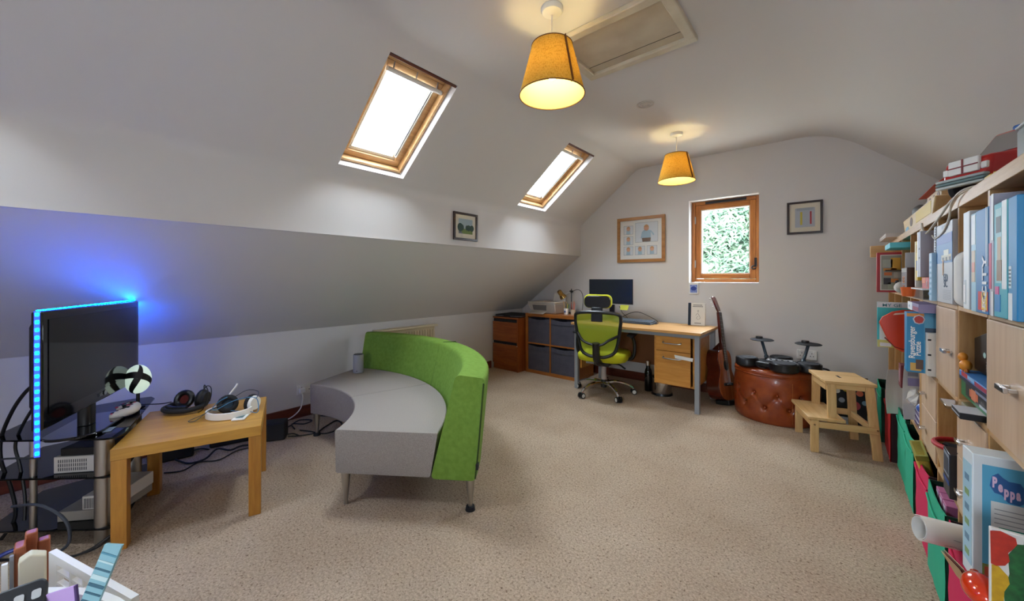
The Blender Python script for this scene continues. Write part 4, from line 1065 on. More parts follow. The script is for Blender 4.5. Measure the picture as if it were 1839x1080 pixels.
F = [(k*n+i, k*n+(i+1) % n, (k+1)*n+(i+1) % n, (k+1)*n+i) for k in range(6) for i in range(n)]+[tuple(range(n-1, -1, -1)), tuple(6*n+i for i in range(n))]
G().add(V, F).build('seat', LIME, ch, smooth=True, ang=60)
# back: frame loop, mesh, lumbar bar, spine
def bp(x, z): return (x, -.235-.03*(1-(x/.23)**2)-.06*(z-.45)**2*1.5, z)
loop = [bp(x, z) for x, z in ((-.155, .475), (-.185, .56), (-.215, .70), (-.225, .80), (-.195, .852), (0, .868), (.195, .852), (.225, .80), (.215, .70), (.195, .56), (.16, .475), (.08, .432), (0, .43), (-.085, .435))]
G().tube(loop, .0165, 10, 5, True).build('back_frame', BLACKP, ch, smooth=True)
V = []; F = []; nx, nz = 12, 12
def hw(z): return .155+.068*min(1, (z-.44)/.26) if z < .8 else .222-.03*((z-.8)/.06)
for j in range(nz+1):
    z = .44+.42*j/nz
    for i in range(nx+1): x = hw(z)*(-1+2*i/nx); V.append(bp(x, z))
F = [(j*(nx+1)+i, j*(nx+1)+i+1, (j+1)*(nx+1)+i+1, (j+1)*(nx+1)+i) for j in range(nz) for i in range(nx)]
G().add(V, F).build('back_mesh', MESHM, ch, smooth=True)
G().tube([bp(-.2, .655), (-.14, -.285, .585), (-.05, -.305, .555), (.05, -.305, .555), (.12, -.29, .60), bp(.215, .65)], .0125, 10).build('lumbar_bar', BLACKP, ch, smooth=True)
G().tube([(0, -.06, .34), (0, -.2, .36), (0, -.285, .42), (0, -.31, .57)], .036, 10).build('spine', BLACKP, ch, smooth=True)
G().box((0, -.275, .845), (.11, .024, .14), rx=R(-5)).build('headrest_stem', BLACKP, ch, bevel=.006)
hr = G().prism(rr(.275, .135, .05, 8), (.0, -.25, .972), (1, 0, 0), (0, 0, 1), (0, .04, 0)).build('headrest', LIME, ch, bevel=.012, seg=3)
G().prism(rr(.258, .118, .048, 8), (.0, -.268, .968), (1, 0, 0), (0, 0, 1), (0, .017, 0)).build('headrest_shell', BLACKG, hr, bevel=.007, seg=3)
for sgn in (-1, 1):
    G().tube([(.2*sgn, .06, .36), (.275*sgn, .05, .385), (.30*sgn, .05, .45), (.30*sgn, .05, .54), (.285*sgn, .03, .60), (.28*sgn, -.02, .614)], .017, 8).build('armrest_post', BLACKP, ch, smooth=True)
    G().prism(rr(.075, .23, .03), (.28*sgn, .03, .618), w=(0, 0, .022)).build('armrest_pad', BLACKM, ch, bevel=.006)

# pedal bin under the desk
pb = thing('pedal_bin', 'chrome pedal bin with black rim under the desk pedestal', 'bin', (-1.37, 4.0, 0))
G().cyl((0, 0, 0), (0, 0, .02), .105, .1, 32).build('base_ring', BLACKP, pb, smooth=True)
G().cyl((0, 0, .0205), (0, 0, .17), .095, None, 32).build('body', CHROME, pb, smooth=True)
G().lathe([(.098, .171), (.096, .18), (.06, .193), (0, .197)], n=32).build('lid', BLACKP, pb, smooth=True)
G().box((0, -.11, .012), (.04, .04, .01)).build('pedal', BLACKP, pb, bevel=.003)
bt2 = thing('flask', 'black and steel bottle standing left of the pedal bin', 'bottle', (-1.52, 4.02, 0))
G().lathe([(0, 0), (.036, 0), (.038, .01), (.038, .2), (.03, .23), (.022, .245), (.022, .27), (0, .27)], n=24).build('body', BLACKG, bt2, smooth=True)
G().lathe([(.0, .271), (.026, .271), (.026, .32), (0, .325)], n=24).build('cap', CHROME, bt2, smooth=True)

# ================================================================== guitar
gt = thing('guitar', 'reddish brown acoustic guitar leaning in the corner by the desk', 'guitar')
ax = Vector((-.14, .17, .96)).normalized(); nn = Vector((.975, -.21, .0)); nn = (nn-ax*nn.dot(ax)).normalized(); ww = ax.cross(nn)   # ww across, nn front normal
GM = Matrix((( ww.x, ax.x, nn.x, -.758), (ww.y, ax.y, nn.y, 4.06), (ww.z, ax.z, nn.z, .045), (0, 0, 0, 1)))
gt.matrix_world = GM                                                                    # local: x across, y up the neck, z front
half = [(0, 0), (.07, .004), (.13, .03), (.168, .08), (.178, .13), (.165, .185), (.135, .235), (.118, .27), (.118, .30), (.13, .345), (.137, .385), (.125, .43), (.09, .462), (.045, .475), (0, .477)]
hp = [tuple(p)[:2] for p in spline([Vector((a, b, 0)) for a, b in half], 4)]
out_ = hp + [(-a, b) for a, b in reversed(hp[1:-1])]
GB = pm('guitar_sides', '#5a1d10', .18, coat=.4, var='#47150b', vscale=10); GTOP = wood('guitar_top', '#c46c38', '#a04e22', 'y', .25, coat=.4)
G().prism(out_, (0, 0, -.125), w=(0, 0, .122)).build('body', GB, gt, bevel=.006, smooth=True)
G().prism([(a*.985, .003+b*.987) for a, b in out_], (0, 0, -.0028), w=(0, 0, .0045)).build('soundboard', GTOP, gt)
G().cyl((0, .325, .0018), (0, .325, .0024), .047, None, 32).build('sound_hole', BLACKM, gt)
G().tube([(.053*math.cos(2*PI*i/28), .325+.053*math.sin(2*PI*i/28), .0022) for i in range(28)], .003, 5, 1, True).build('rosette', pm('rosette', '#7a4a22', .4), gt)
br = G().bx(-.09, .09, .135, .16, .0018, .011).build('bridge', BLACKP, gt, bevel=.002); G().bx(-.04, .04, .146, .149, .011, .016).build('saddle', WHITE, br)
G().hexa([(-.028, .42, -.03), (.028, .42, -.03), (.028, .42, .004), (-.028, .42, .004)], [(-.024, .84, -.02), (.024, .84, -.02), (.024, .84, .004), (-.024, .84, .004)]).add(*(lambda q: (q.v, q.f))(G().hexa([(-.03, .455, -.1), (.03, .455, -.1), (.03, .476, -.03), (-.03, .476, -.03)], [(-.026, .48, -.1), (.026, .48, -.1), (.024, .54, -.03), (-.024, .54, -.03)]))).build('neck', GB, gt, bevel=.005)
fb = G().hexa([(-.03, .36, .0045), (.03, .36, .0045), (.03, .36, .009), (-.03, .36, .009)], [(-.025, .838, .0045), (.025, .838, .0045), (.025, .838, .009), (-.025, .838, .009)]).build('fretboard', pm('fretboard', '#3a241b', .5), gt)
for i in range(16):
    y_ = .36+.478*(1-2**(-i/12))/(1-2**(-16/12)); y_ = .838-(y_-.36); G().bx(-.026, .026, y_-.001, y_+.001, .009, .0105).build('fret', STEEL, fb)
G().bx(-.025, .025, .838, .844, .004, .012).build('nut', WHITE, gt)
hdm = G().at(Matrix.Translation((0, .842, 0)) @ Matrix.Rotation(R(-14), 4, 'X'))
hdm.prism([(-.025, 0), (.025, 0), (.036, .03), (.036, .15), (.02, .165), (0, .158), (-.02, .165), (-.036, .15), (-.036, .03)], (0, 0, -.012), w=(0, 0, .016)).build('headstock', GB, gt, bevel=.003)
for sgn in (-1, 1):
    for i in range(3):
        p = Vector((sgn*.036, .89+i*.042, -.018+(.05+i*.042)*-.24)); q = Vector((sgn*.026, 0, 0))
        G().cyl(p, p+q*.6, .003, None, 8).sphere(p+q, .008, (1, 1, .7), 10, 7).build('tuning_peg', pm('peg_white', '#d8d6cf', .3), gt, smooth=True)
for i in range(6): 
    x = -.02+i*.008; G().beam((x*1.3, .147, .016), (x, .84, .012), .0008, .0008).build('string', STEEL, gt)
G().box((0, -.022, -.045), (.12, .045, .13)).build('stand_foot', BLACKP, gt, bevel=.01)

# ================================================================== leather pouf
LEATH = pm('tan_leather', '#9c4a20', .3, coat=.25, var='#83361a', vscale=14, bump=.12, bscale=160)
pf = thing('pouf', 'round buttoned tan leather pouf against the gable wall', 'pouf', (-.40, 4.025, 0))
PR, PH = .312, .385
NB = 11; V = []; F = []; nth, nz = 176, 26
btn = [(2*PI*(i+.5*(j % 2))/NB, .13+.11*j) for j in range(2) for i in range(NB)]
for j in range(nz+1):
    z = PH*j/nz
    for i in range(nth):
        t_ = 2*PI*i/nth; e = 1-abs(2*j/nz-1)**5; r_ = PR*(.955+.045*e)
        for bt_, bz in btn:
            da = (t_-bt_+PI) % (2*PI)-PI; dd = math.hypot(da*PR, z-bz)
            if dd < .09: r_ -= .02*math.exp(-(dd/.018)**2)+.01*math.exp(-(dd/.045)**2)
            # pleats between the two rows
        u_ = (t_*NB/(2*PI)) % 1; f_ = (z-.13)/.11
        if -.02 < f_ < 1.02:
            for s_ in (1, -1):
                q_ = (u_-.5*f_*s_) % 1; q_ = min(q_, 1-q_); r_ -= .011*math.exp(-(q_/.05)**2)
        V.append((r_*math.cos(t_), r_*math.sin(t_), z))
F = [(j*nth+i, j*nth+(i+1) % nth, (j+1)*nth+(i+1) % nth, (j+1)*nth+i) for j in range(nz) for i in range(nth)]+[tuple(range(nth-1, -1, -1))]
G().add(V, F).build('side', LEATH, pf, smooth=True, ang=80)
G().lathe([(PR*.955, PH+.0005), (PR*.985, PH+.012), (PR*.985, PH+.035), (PR*.95, PH+.048), (PR*.5, PH+.056), (0, PH+.057)], n=80).build('lid', LEATH, pf, smooth=True, ang=80)
G().tube([(PR*.978*math.cos(2*PI*i/60), PR*.978*math.sin(2*PI*i/60), PH+.006) for i in range(60)], .006, 8, 1, True).build('welt', LEATH, pf, smooth=True)
for bt_, bz in btn: 
    G().sphere(((PR-.022)*math.cos(bt_), (PR-.022)*math.sin(bt_), bz), .011, (1, 1, 1), 10, 7).build('button', LEATH, pf, smooth=True)
for a in (-63, 57, 177): 
    c, s_ = math.cos(R(a)), math.sin(R(a)); G().beam((PR*.985*c, PR*.985*s_, .03), (PR*1.0*c, PR*1.0*s_, PH-.03), .002, .004, up=(c, s_, 0)).build('seam', pm('seam_tan', '#b0703c', .6), pf)

# electronic drum pads
dr = thing('drum_kit', 'black electronic drum pads with two raised cymbals on the leather pouf', 'drum kit', (-.36, 3.88, PH+.062))
PADT = pm('rubber_pad', '#26262b', .85)
body = G()
for p, q in (((-.2, -.04, .03), (.03, -.1, .03)), ((-.2, -.04, .03), (0, .13, .03)), ((0, .13, .03), (.18, .0, .03)), ((.03, -.1, .03), (.2, -.02, .03)), ((-.1, .05, .03), (.12, -.02, .03))): body.beam(p, q, .09, .04)
body.build('frame', BLACKP, dr, bevel=.008)
G().bx(-.09, .09, -.02, .1, .051, .058).build('control_panel', GREYP, dr, bevel=.003)
for i in range(4): G().box((-.06+i*.04, .02, .061), (.016, .012, .006)).build('button', BLACKM, dr, bevel=.002)
for x, y_, r_ in ((-.225, -.05, .085), (.045, -.13, .1), (.0, .16, .085), (.20, -.02, .085)):
    pd = G().lathe([(0, 0), (r_*.9, 0), (r_, .012), (r_, .062), (r_*.94, .07), (r_*.86, .066), (0, .066)], (x, y_, .0), n=36).build('drum_pad', BLACKP, dr, smooth=True)
    G().lathe([(r_*.84, .0662), (r_*.8, .071), (0, .072)], (x, y_, .0), n=36).build('pad_surface', PADT, pd, smooth=True)
for x, y_, lx in ((-.15, .22, -.1), (.185, .20, .15)):
    cy = G().lathe([(0, .0), (.09, .004), (.095, .008), (.085, .014), (.02, .02), (0, .022)], (x, y_, .185), n=32).build('cymbal', BLACKM, dr, smooth=True)
    G().cyl((x-.02, y_, .205), (x-.02, y_, .222), .03, .026, 20).build('cymbal_cap', BLACKP, cy, smooth=True)
    G().tube([(lx, .13, .04), (lx+(x-lx)*.3, .17, .08), (x, y_, .186)], [.018]*5+[.012]*12, 10).build('cymbal_arm', pm('arm_slate', '#2b3a46', .4), dr, smooth=True)
G().tube([(-.13, -.02, .05), (-.16, -.09, .02), (-.1, -.12, .004), (-.05, -.1, .012), (-.02, -.17, .004), (.08, -.2, -.001)], .004, 6).build('lead', CBL, dr, smooth=True)

# ================================================================== step stool
ss = thing('step_stool', 'pale birch two step stool in front of the leather pouf', 'stool', (-.128, 3.335, 0), R(17))
G().bx(.085, .365, .03, .385, .473, .493).build('top_board', STOOLX, ss, bevel=.003)
G().bx(.205, .22, .165, .235, .4931, .4936).build('hand_slot', BLACKM, ss)
G().bx(-.018, .19, -.005, .415, .222, .242).build('step_board', STOOLY, ss, bevel=.003)
for k, (ya, yb_) in enumerate(((.0, .045), (.365, .41))):
    m_ = (ya+yb_)/2; yt = m_+(.025 if k == 0 else -.02)
    G().hexa([(0, ya, 0), (.045, ya, 0), (.045, ya+.022, 0), (0, ya+.022, 0)], [(0, ya, .2215), (.045, ya, .2215), (.045, ya+.022, .2215), (0, ya+.022, .2215)]).build('front_leg', STOOLW, ss, bevel=.002)
    y0 = ya+.001; s_ = .036 if k == 0 else -.022
    G().hexa([(.335, y0, 0), (.385, y0, 0), (.385, y0+.022, 0), (.335, y0+.022, 0)], [(.305, y0+s_, .4725), (.352, y0+s_, .4725), (.352, y0+s_+.022, .4725), (.305, y0+s_+.022, .4725)]).build('rear_leg', STOOLW, ss, bevel=.002)
    G().hexa([(.1, y0+s_*.42, .175), (.15, y0+s_*.42, .175), (.15, y0+s_*.42+.022, .175), (.1, y0+s_*.42+.022, .175)], [(.1, y0+s_, .4725), (.15, y0+s_, .4725), (.15, y0+s_+.022, .4725), (.1, y0+s_+.022, .4725)]).build('upright', STOOLW, ss, bevel=.002)
    G().bx(.0455, .36, ya-.001 if k == 0 else ya+.023, ya+.02 if k == 0 else ya+.044, .172, .214).build('side_rail', STOOLX, ss, bevel=.002)
    G().bx(.1505, .3045, y0+s_, y0+s_+.02, .44, .4725).build('upper_rail', STOOLX, ss, bevel=.002)
G().bx(.33, .35, .06, .35, .175, .215).build('cross_rail', STOOLY, ss, bevel=.002)
G().bx(.1, .12, .075, .335, .42, .46).build('cross_rail', STOOLY, ss, bevel=.002)
G().bx(.0, .02, .0225, .3645, .175, .215).build('cross_rail', STOOLY, ss, bevel=.002)
for (x, z) in ((.325, .44), (.355, .2), (.02, .19)): G().cyl((x, .001 if z < .4 else .035, z), (x, -.004 if z < .4 else .0355, z), .006, None, 10).build('bolt', pm('knot', '#7a5a38', .6), ss)

# things on the floor behind the stool
gb = thing('board_game', 'dark game box with coloured discs leaning behind the step stool', 'game box', (.10, 4.1, .0), rot=(R(-14), 0, 0))
G().bx(-.10, .10, 0, .05, 0, .40).build('box', BLACKM, gb, bevel=.003)
for x, z, r_, c in ((-.03, .3, .03, '#c9a13a'), (.05, .27, .022, '#c65a34'), (-.06, .2, .02, '#8d8f96'), (.02, .17, .035, '#b02025'), (.08, .2, .018, '#7fa0b5'), (-.09, .27, .02, '#d8d2c2')):
    G().cyl((x, -.0002, z), (x, -.003, z), r_, None, 18).build('printed_disc', pm('disc_'+c[1:], c, .5), gb)
wb = thing('carton', 'small white carton on the floor behind the step stool', 'carton', (.02, 3.98, 0), R(8))
G().bx(-.11, .09, -.04, .05, 0, .09).build('box', pm('carton_white', '#b9c3cc', .7), wb, bevel=.003); G().bx(-.06, .04, -.0415, -.04, .02, .07).build('label_print', GREYP, wb)
bg_ = thing('bag', 'black soft bag slumped between the pouf and the gable wall', 'bag', (-.085, 4.265, 0))
G().sphere((0, 0, .2), .1, (.8, .7, 2.0), 24, 16).build('shell', BLACKM, bg_, smooth=True)
G().tube([(-.05, -.05, .36), (-.04, -.08, .42), (.04, -.08, .42), (.05, -.05, .36)], .008, 8).build('handle', BLACKP, bg_, smooth=True)
fbx = thing('carton', 'pale green carton on the floor by the bookcase end', 'carton', (.25, 4.02, 0))
G().bx(-.06, .06, -.06, .06, 0, .12).build('box', pm('carton_green', '#b7c4a4', .7), fbx, bevel=.003); G().bx(-.061, -.0595, -.04, .04, .03, .06).build('label_print', GREYP, fbx)

# ================================================================== bookcases along the right wall
FX, BX_ = .31, .70
ZS = (.045, .448, .80, 1.11)            # undersides: row floors start at these (top of base, top of shelves)
def bookcase(label, y0, y1, divs):
    t = thing('bookcase', label, 'bookcase', (FX, y0, 0))
    D = BX_-FX; L = y1-y0
    G().bx(0, D, 0, L, 1.435, 1.472).build('top_panel', BIRCH, t, bevel=.0015)
    G().bx(0, D, 0, L, 0, .045).build('bottom_panel', BIRCH, t, bevel=.0015)
    for y in (0, L-.04): G().bx(0, D, y, y+.04, .0455, 1.4345).build('side_panel', BIRCHZ, t, bevel=.0015)
    G().bx(D-.006, D, .0405, L-.0405, .046, 1.434).build('back_panel', OAKB, t)
    for d in divs: G().bx(.002, D-.0065, d-y0-.008, d-y0+.008, .0455, 1.4345).build('divider', BIRCHZ, t)
    ed = [y0+.04]+[q for d in divs for q in (d-.008, d+.008)]+[y1-.04]
    for z in (.448, .80, 1.11):
        for a, b in zip(ed[::2], ed[1::2]): G().bx(.001, D-.0065, a-y0+.0005, b-y0-.0005, z-.016, z).build('shelf_board', BIRCH, t)
    return t
NEARD = (1.597, 1.925, 2.262); FARD = (2.98, 3.335, 3.70)
bcA = bookcase('near birch bookcase with doors and drawers beneath the boxed toy sets', 1.22, 2.637, NEARD)
bcB = bookcase('far birch bookcase reaching the gable wall beneath the toy ark', 2.641, 4.10, FARD)
def loc_(t, x, y, z): return (x-t.location.x, y-t.location.y, z)
def door(t, ya, yb_, za, zb, hy, hz):
    a = ya-t.location.y; b = yb_-t.location.y
    d = G().bx(-.004, .012, a, b, za, zb).build('door', BIRCHD, t, bevel=.0015)
    hy -= t.location.y
    G().bx(-.026, -.018, hy-.03, hy+.03, hz-.006, hz+.006).bx(-.018, -.004, hy-.028, hy-.02, hz-.004, hz+.004).bx(-.018, -.004, hy+.02, hy+.028, hz-.004, hz+.004).build('handle', CHROME, d, bevel=.001)
def drawer(t, ya, yb_, za, zb, hy, hz):
    a = ya-t.location.y; b = yb_-t.location.y
    d = G().bx(-.003, .014, a, b, za, zb).bx(.0145, .3, a+.01, b-.01, za+.005, za+.01).build('drawer', BIRCHD, t, bevel=.0015)
    hy -= t.location.y
    G().bx(-.024, -.017, hy-.028, hy+.028, hz-.005, hz+.005).bx(-.017, -.003, hy-.02, hy-.013, hz-.003, hz+.003).bx(-.017, -.003, hy+.013, hy+.02, hz-.003, hz+.003).build('handle', CHROME, d, bevel=.001)
door(bcA, 1.933+.002, 2.254-.002, .802, 1.092, 2.00, .945)
door(bcA, 1.262, 1.587, .802, 1.092, 1.385, .948)
for (a, b, h) in ((2.272, 2.595, 2.49), (1.607, 1.915, 1.80)):
    drawer(bcA, a, b, .62, .782, h, .69 if h < 2 else .685); drawer(bcA, a, b, .45, .617, h, .53)

# fabric boxes along the bottom row (front towards the room, so turned a quarter)
PINKF = pm('pink_felt', '#cc1650', .85, bump=.1, bscale=300); GREENT = pm('green_felt', '#22a882', .85, bump=.1, bscale=300); REDF = pm('red_felt', '#b0141c', .85, bump=.1, bscale=300)
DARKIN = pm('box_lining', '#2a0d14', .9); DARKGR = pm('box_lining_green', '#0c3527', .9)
def felt(label, y_hi, y_lo, x, mt, inn, h=.335, z=.0465, d=.36, tilt=0, grp='felt boxes on the bottom shelf'):
    t = fabric_box(label, (x, y_hi, z), y_hi-y_lo, d, h, mt, R(-90), grp, .018, inn)
    return t
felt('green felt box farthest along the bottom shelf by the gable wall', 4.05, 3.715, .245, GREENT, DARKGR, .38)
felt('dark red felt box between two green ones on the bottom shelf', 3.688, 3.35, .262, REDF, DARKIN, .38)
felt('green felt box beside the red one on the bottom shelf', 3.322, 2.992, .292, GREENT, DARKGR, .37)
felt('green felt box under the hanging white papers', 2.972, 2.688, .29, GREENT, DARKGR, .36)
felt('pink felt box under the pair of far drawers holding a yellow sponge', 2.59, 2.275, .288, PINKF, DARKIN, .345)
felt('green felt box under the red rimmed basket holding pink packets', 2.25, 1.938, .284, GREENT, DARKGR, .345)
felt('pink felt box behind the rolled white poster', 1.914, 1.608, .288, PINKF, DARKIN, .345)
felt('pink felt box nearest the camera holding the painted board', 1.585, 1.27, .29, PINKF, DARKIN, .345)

def cuboid(name, label, cat, x0, x1, y0, y1, z0, z1, mt, part='box', group=None, rz=0, bevel=.002, rx=0):
    t = thing(name, label, cat, ((x0+x1)/2, (y0+y1)/2, z0), group=group, rot=(rx, 0, rz))
    a, b = (x1-x0)/2, (y1-y0)/2
    G().bx(-a, a, -b, b, 0, z1-z0).build(part, mt, t, bevel=bevel)
    t['hx'] = a; t['hy'] = b; t['hz'] = z1-z0
    return t
def patch_x(t, ya, yb_, za, zb, mt, name='printed_panel', d=.0006):
    """flat print on the side facing the room; ya..yb fractions from the left as seen, za..zb heights"""
    a, b = t['hx'], t['hy']; H = t['hz']
    return G().bx(-a-d, -a+.0001, b-2*b*yb_, b-2*b*ya, H*za, H*zb).build(name, mt, t)
def patch_y(t, xa, xb, za, zb, mt, name='printed_panel', d=.0006):
    a, b = t['hx'], t['hy']; H = t['hz']
    return G().bx(-a+2*a*xa, -a+2*a*xb, -b-d, -b+.0001, H*za, H*zb).build(name, mt, t)
def txt_x(t, s, size, fy, fz, mt, rot=0, sx=1, bold=0):
    a, b = t['hx'], t['hy']; r = Euler(FACE_NX).to_matrix() @ Matrix.Rotation(R(rot), 3, 'Z')
    return text(s, size, (-a-.0012, b-2*b*fy, t['hz']*fz), r.to_euler(), mt, t, sx=sx, bold=bold)
def txt_y(t, s, size, fx, fz, mt, rot=0, sx=1, bold=0):
    a, b = t['hx'], t['hy']; r = Euler(FACE_NY).to_matrix() @ Matrix.Rotation(R(rot), 3, 'Z')
    return text(s, size, (-a+2*a*fx, -b-.0012, t['hz']*fz), r.to_euler(), mt, t, sx=sx, bold=bold)
C = {}
def c_(h, rough=.5):
    if h not in C: C[h] = pm('print_'+h[1:], h, rough)
    return C[h]

# ---- top row, near bookcase: construction toy sets standing like books
ZT = 1.1105
b1 = cuboid('toy_box', 'white spined toy box leftmost of the tall blue sets', 'box', .288, .60, 1.657, 1.72, ZT, 1.392, c_('#dfe6ea'))
patch_x(b1, .05, .5, .05, .3, c_('#c5d0d8')); patch_x(b1, .1, .4, .07, .25, c_('#eef0f2'), d=.001)
b2 = cuboid('toy_box', 'deep blue narrow toy box right of the white spined one', 'box', .300, .60, 1.613, 1.654, ZT, 1.37, c_('#1c5f9b'))
patch_x(b2, .3, .8, .42, .47, c_('#caa24a')); patch_x(b2, .2, .85, .1, .2, c_('#123f6e'))
b3 = cuboid('toy_box', 'pale blue toy box with picture strip left of the City set', 'box', .2835, .60, 1.563, 1.61, ZT, 1.375, c_('#9cc7da'))
patch_x(b3, .15, .85, .3, .62, c_('#c9b9a2')); patch_x(b3, .2, .8, .4, .5, c_('#d38f7d'), d=.001); patch_x(b3, .1, .9, .68, .98, c_('#dfe8ec'))
b4 = cuboid('toy_box', 'blue City toy set box with red square logo', 'box', .283, .60, 1.452, 1.56, ZT, 1.376, c_('#1a72b0'))
patch_x(b4, .2, .98, .03, .21, c_('#c3151c')); patch_x(b4, .50, .92, .04, .20, c_('#e8c33a'), d=.0009)
txt_x(b4, 'LEGO', .034, .72, .12, WHITE, 90, .62, .0012); txt_x(b4, 'CITY', .05, .76, .34, c_('#e8edf2'), 90, 1, .001)
patch_x(b4, .82, .86, .45, 1.0, c_('#cfd6dc')); patch_x(b4, .86, .99, .45, .98, c_('#5d8fb0'))
b5 = cuboid('toy_box', 'slim toy box with pink strip and pale top right of the City set', 'box', .2835, .60, 1.416, 1.449, ZT, 1.40, c_('#a9a7b8'))
patch_x(b5, .0, .55, .22, .6, c_('#c2285e')); patch_x(b5, .5, 1, .0, .2, c_('#d9dde0')); patch_x(b5, .55, 1, .62, 1, c_('#e4e8ea'))
b6 = cuboid('toy_box', 'turquoise toy box with animal picture in the middle of the near sets', 'box', .283, .60, 1.318, 1.41, ZT, 1.372, c_('#39a9bd'))
patch_x(b6, .15, .6, .3, .95, c_('#8fc3c9')); patch_x(b6, .25, .6, .32, .5, c_('#8a6b4a'), d=.001); patch_x(b6, .3, .55, .5, .7, c_('#b59a78'), d=.001); patch_x(b6, .62, .95, .25, 1, c_('#e3ecef')); patch_x(b6, .1, .5, .05, .2, c_('#2c86c4'), d=.001); patch_x(b6, .2, .55, .74, .88, c_('#3b4a52'), d=.001); patch_x(b6, .12, .4, .2, .27, c_('#c94f8e'), d=.001)
b7 = cuboid('toy_box', 'blue toy box with white label nearest the camera on the top shelf', 'box', .283, .60, 1.262, 1.314, ZT, 1.372, c_('#2a86bd'))
patch_x(b7, .05, .5, .0, .22, c_('#dfe7ec')); patch_x(b7, .1, .4, .26, .44, c_('#bcd3df'))
for z in range(5): patch_x(b7, .15, .35, .28+z*.03, .295+z*.03, c_('#3b5566'), d=.001)
# clutter lying over the sets
tt = cuboid('game_box', 'flat red game box lying across the tops of the toy sets', 'box', .34, .60, 1.27, 1.44, 1.4005, 1.42, c_('#a81d1a')); patch_x(tt, .3, .55, .1, .9, c_('#c9a45a'))
tc_ = thing('toy_helmet', 'small red and green plastic toy lying on the City set', 'toy', (.37, 1.52, 1.3765))
G().sphere((0, .03, .014), .018, (1.3, 1.4, .75), 14, 8).build('red_part', c_('#b51c1c'), tc_, smooth=True); G().sphere((.0, -.03, .016), .018, (1.2, 1.2, .85), 14, 8).build('green_part', c_('#2f8f74'), tc_, smooth=True)
G().tube([(-.01, .06, .008), (0, .04, .03), (0, .0, .04), (0, -.03, .036), (-.01, -.055, .006)], .004, 6).build('grey_band', GREYP, tc_, smooth=True)
# white carry case
wc = thing('carry_case', 'white rounded plastic case standing between the first edition box and the blue sets', 'case', (.315, 1.785, ZT))
G().prism([(x+.0, z) for x, z in rr(.09, .17, .03, 6)], (0.005, -.048, .0865), (1, 0, 0), (0, 0, 1), (0, .045, 0)).build('shell', WHITE, wc, bevel=.012, seg=3)
G().tube([(x, -.0255, z+.0865) for x, z in [(a_*1.0+.005, b_) for a_, b_ in rr(.091, .171, .03, 6)]], .0012, 5, 1, True).build('seam', GREYP, wc)

# ---- next cell: first edition box, pale blue book
fe = cuboid('game_box', 'grey first edition science game box with blue vehicle picture', 'box', .300, .36, 1.936, 2.195, ZT, 1.40, c_('#b2b4b8'))
patch_x(fe, .0, 1, .5, .86, c_('#1f6ba8')); patch_x(fe, .02, .98, .74, .855, c_('#1b50a5'), d=.0009); patch_x(fe, .35, .95, .53, .6, c_('#b5b29a'), d=.0009); patch_x(fe, .5, .8, .59, .66, c_('#cfd0c0'), d=.001)
for k in (.42, .62, .82): patch_x(fe, k, k+.1, .52, .57, c_('#2a2f35'), d=.0012)
txt_x(fe, '1', .075, .46, .43, c_('#c98a26'), bold=.002); txt_x(fe, 'ED', .04, .62, .31, c_('#33506b'), sx=1.3); txt_x(fe, 'SC', .04, .62, .24, c_('#33506b'), sx=1.3)
for i in range(7): patch_x(fe, .45, .9, .05+i*.018, .053+i*.018, c_('#6d747c'), 'text_line', .0008)
patch_x(fe, .35, .55, .93, .97, c_('#8a93a3')); 
pb_ = cuboid('book', 'pale blue book standing left of the first edition box', 'book', .287, .46, 2.20, 2.252, ZT, 1.30, c_('#9fc3dc'))
for i in range(7): patch_x(pb_, .25, .8, .12+i*.11, .17+i*.11, c_('#6fa3c8'), d=.0008)
wgb = cuboid('book', 'pale grey spiral book leaning behind the pale blue book', 'book', .30, .34, 2.215, 2.25, 1.30+.001, 1.405, c_('#aeb2b9'))
for i in range(9): patch_x(wgb, .6, .95, .06+i*.1, .1+i*.1, c_('#55585e'), 'spiral', .001)
# ---- cell with yellow book
yb = cuboid('book', 'tall yellow book with round blue badge on the top shelf', 'book', .283, .50, 2.50, 2.57, 1.19, 1.37, c_('#d9b83a'))
patch_x(yb, 0, .3, .0, 1, c_('#e6ddb0')); patch_x(yb, .55, .95, .25, .5, c_('#4a5f92')); patch_x(yb, .4, .75, .7, .9, c_('#c09328'))
gb1 = cuboid('book', 'white edged grey book right of the tall yellow book', 'book', .280, .50, 2.40, 2.475, 1.205, 1.405, c_('#a5a6b4'))
patch_x(gb1, 0, .35, 0, 1, c_('#e2e4e6')); patch_x(gb1, .5, .8, .4, .44, c_('#50525e')); patch_x(gb1, .5, .8, .6, .64, c_('#50525e'))
rd = cuboid('game_box', 'red and orange box under the tall yellow book', 'box', .29, .50, 2.28, 2.44, 1.155, 1.204, c_('#b3261d')); patch_x(rd, 0, .5, .5, 1, c_('#d2691f')); txt_x(rd, 'Z', .03, .75, .4, WHITE)
ctb = thing('clear_tub', 'clear plastic tub of craft bits at the foot of the yellow book', 'tub', (.275, 2.28, ZT))
G().bx(0, .2, 0, .003, 0, .04).bx(0, .2, .297, .30, 0, .04).bx(0, .003, .003, .297, 0, .04).bx(.197, .2, .003, .297, 0, .04).bx(.003, .197, .003, .297, 0, .003).build('wall', CLEARP, ctb)
G().bx(-.004, .204, -.004, .304, .04, .046).build('lid', c_('#d3d8dc'), ctb, bevel=.002)
for i, (y, col) in enumerate(((.05, '#6fa7b5'), (.12, '#c05a7a'), (.19, '#d9dcd6'), (.25, '#7f8fb5'))): G().sphere((.06, y, .02), .016, (1, 1.3, 1), 10, 7).build('craft_bit', c_(col), ctb, smooth=True)
ys = cuboid('book', 'white book standing at the left of the yellow book on the clear tub', 'book', .285, .5, 2.575, 2.594, 1.158, 1.36, c_('#d8d6d2'))
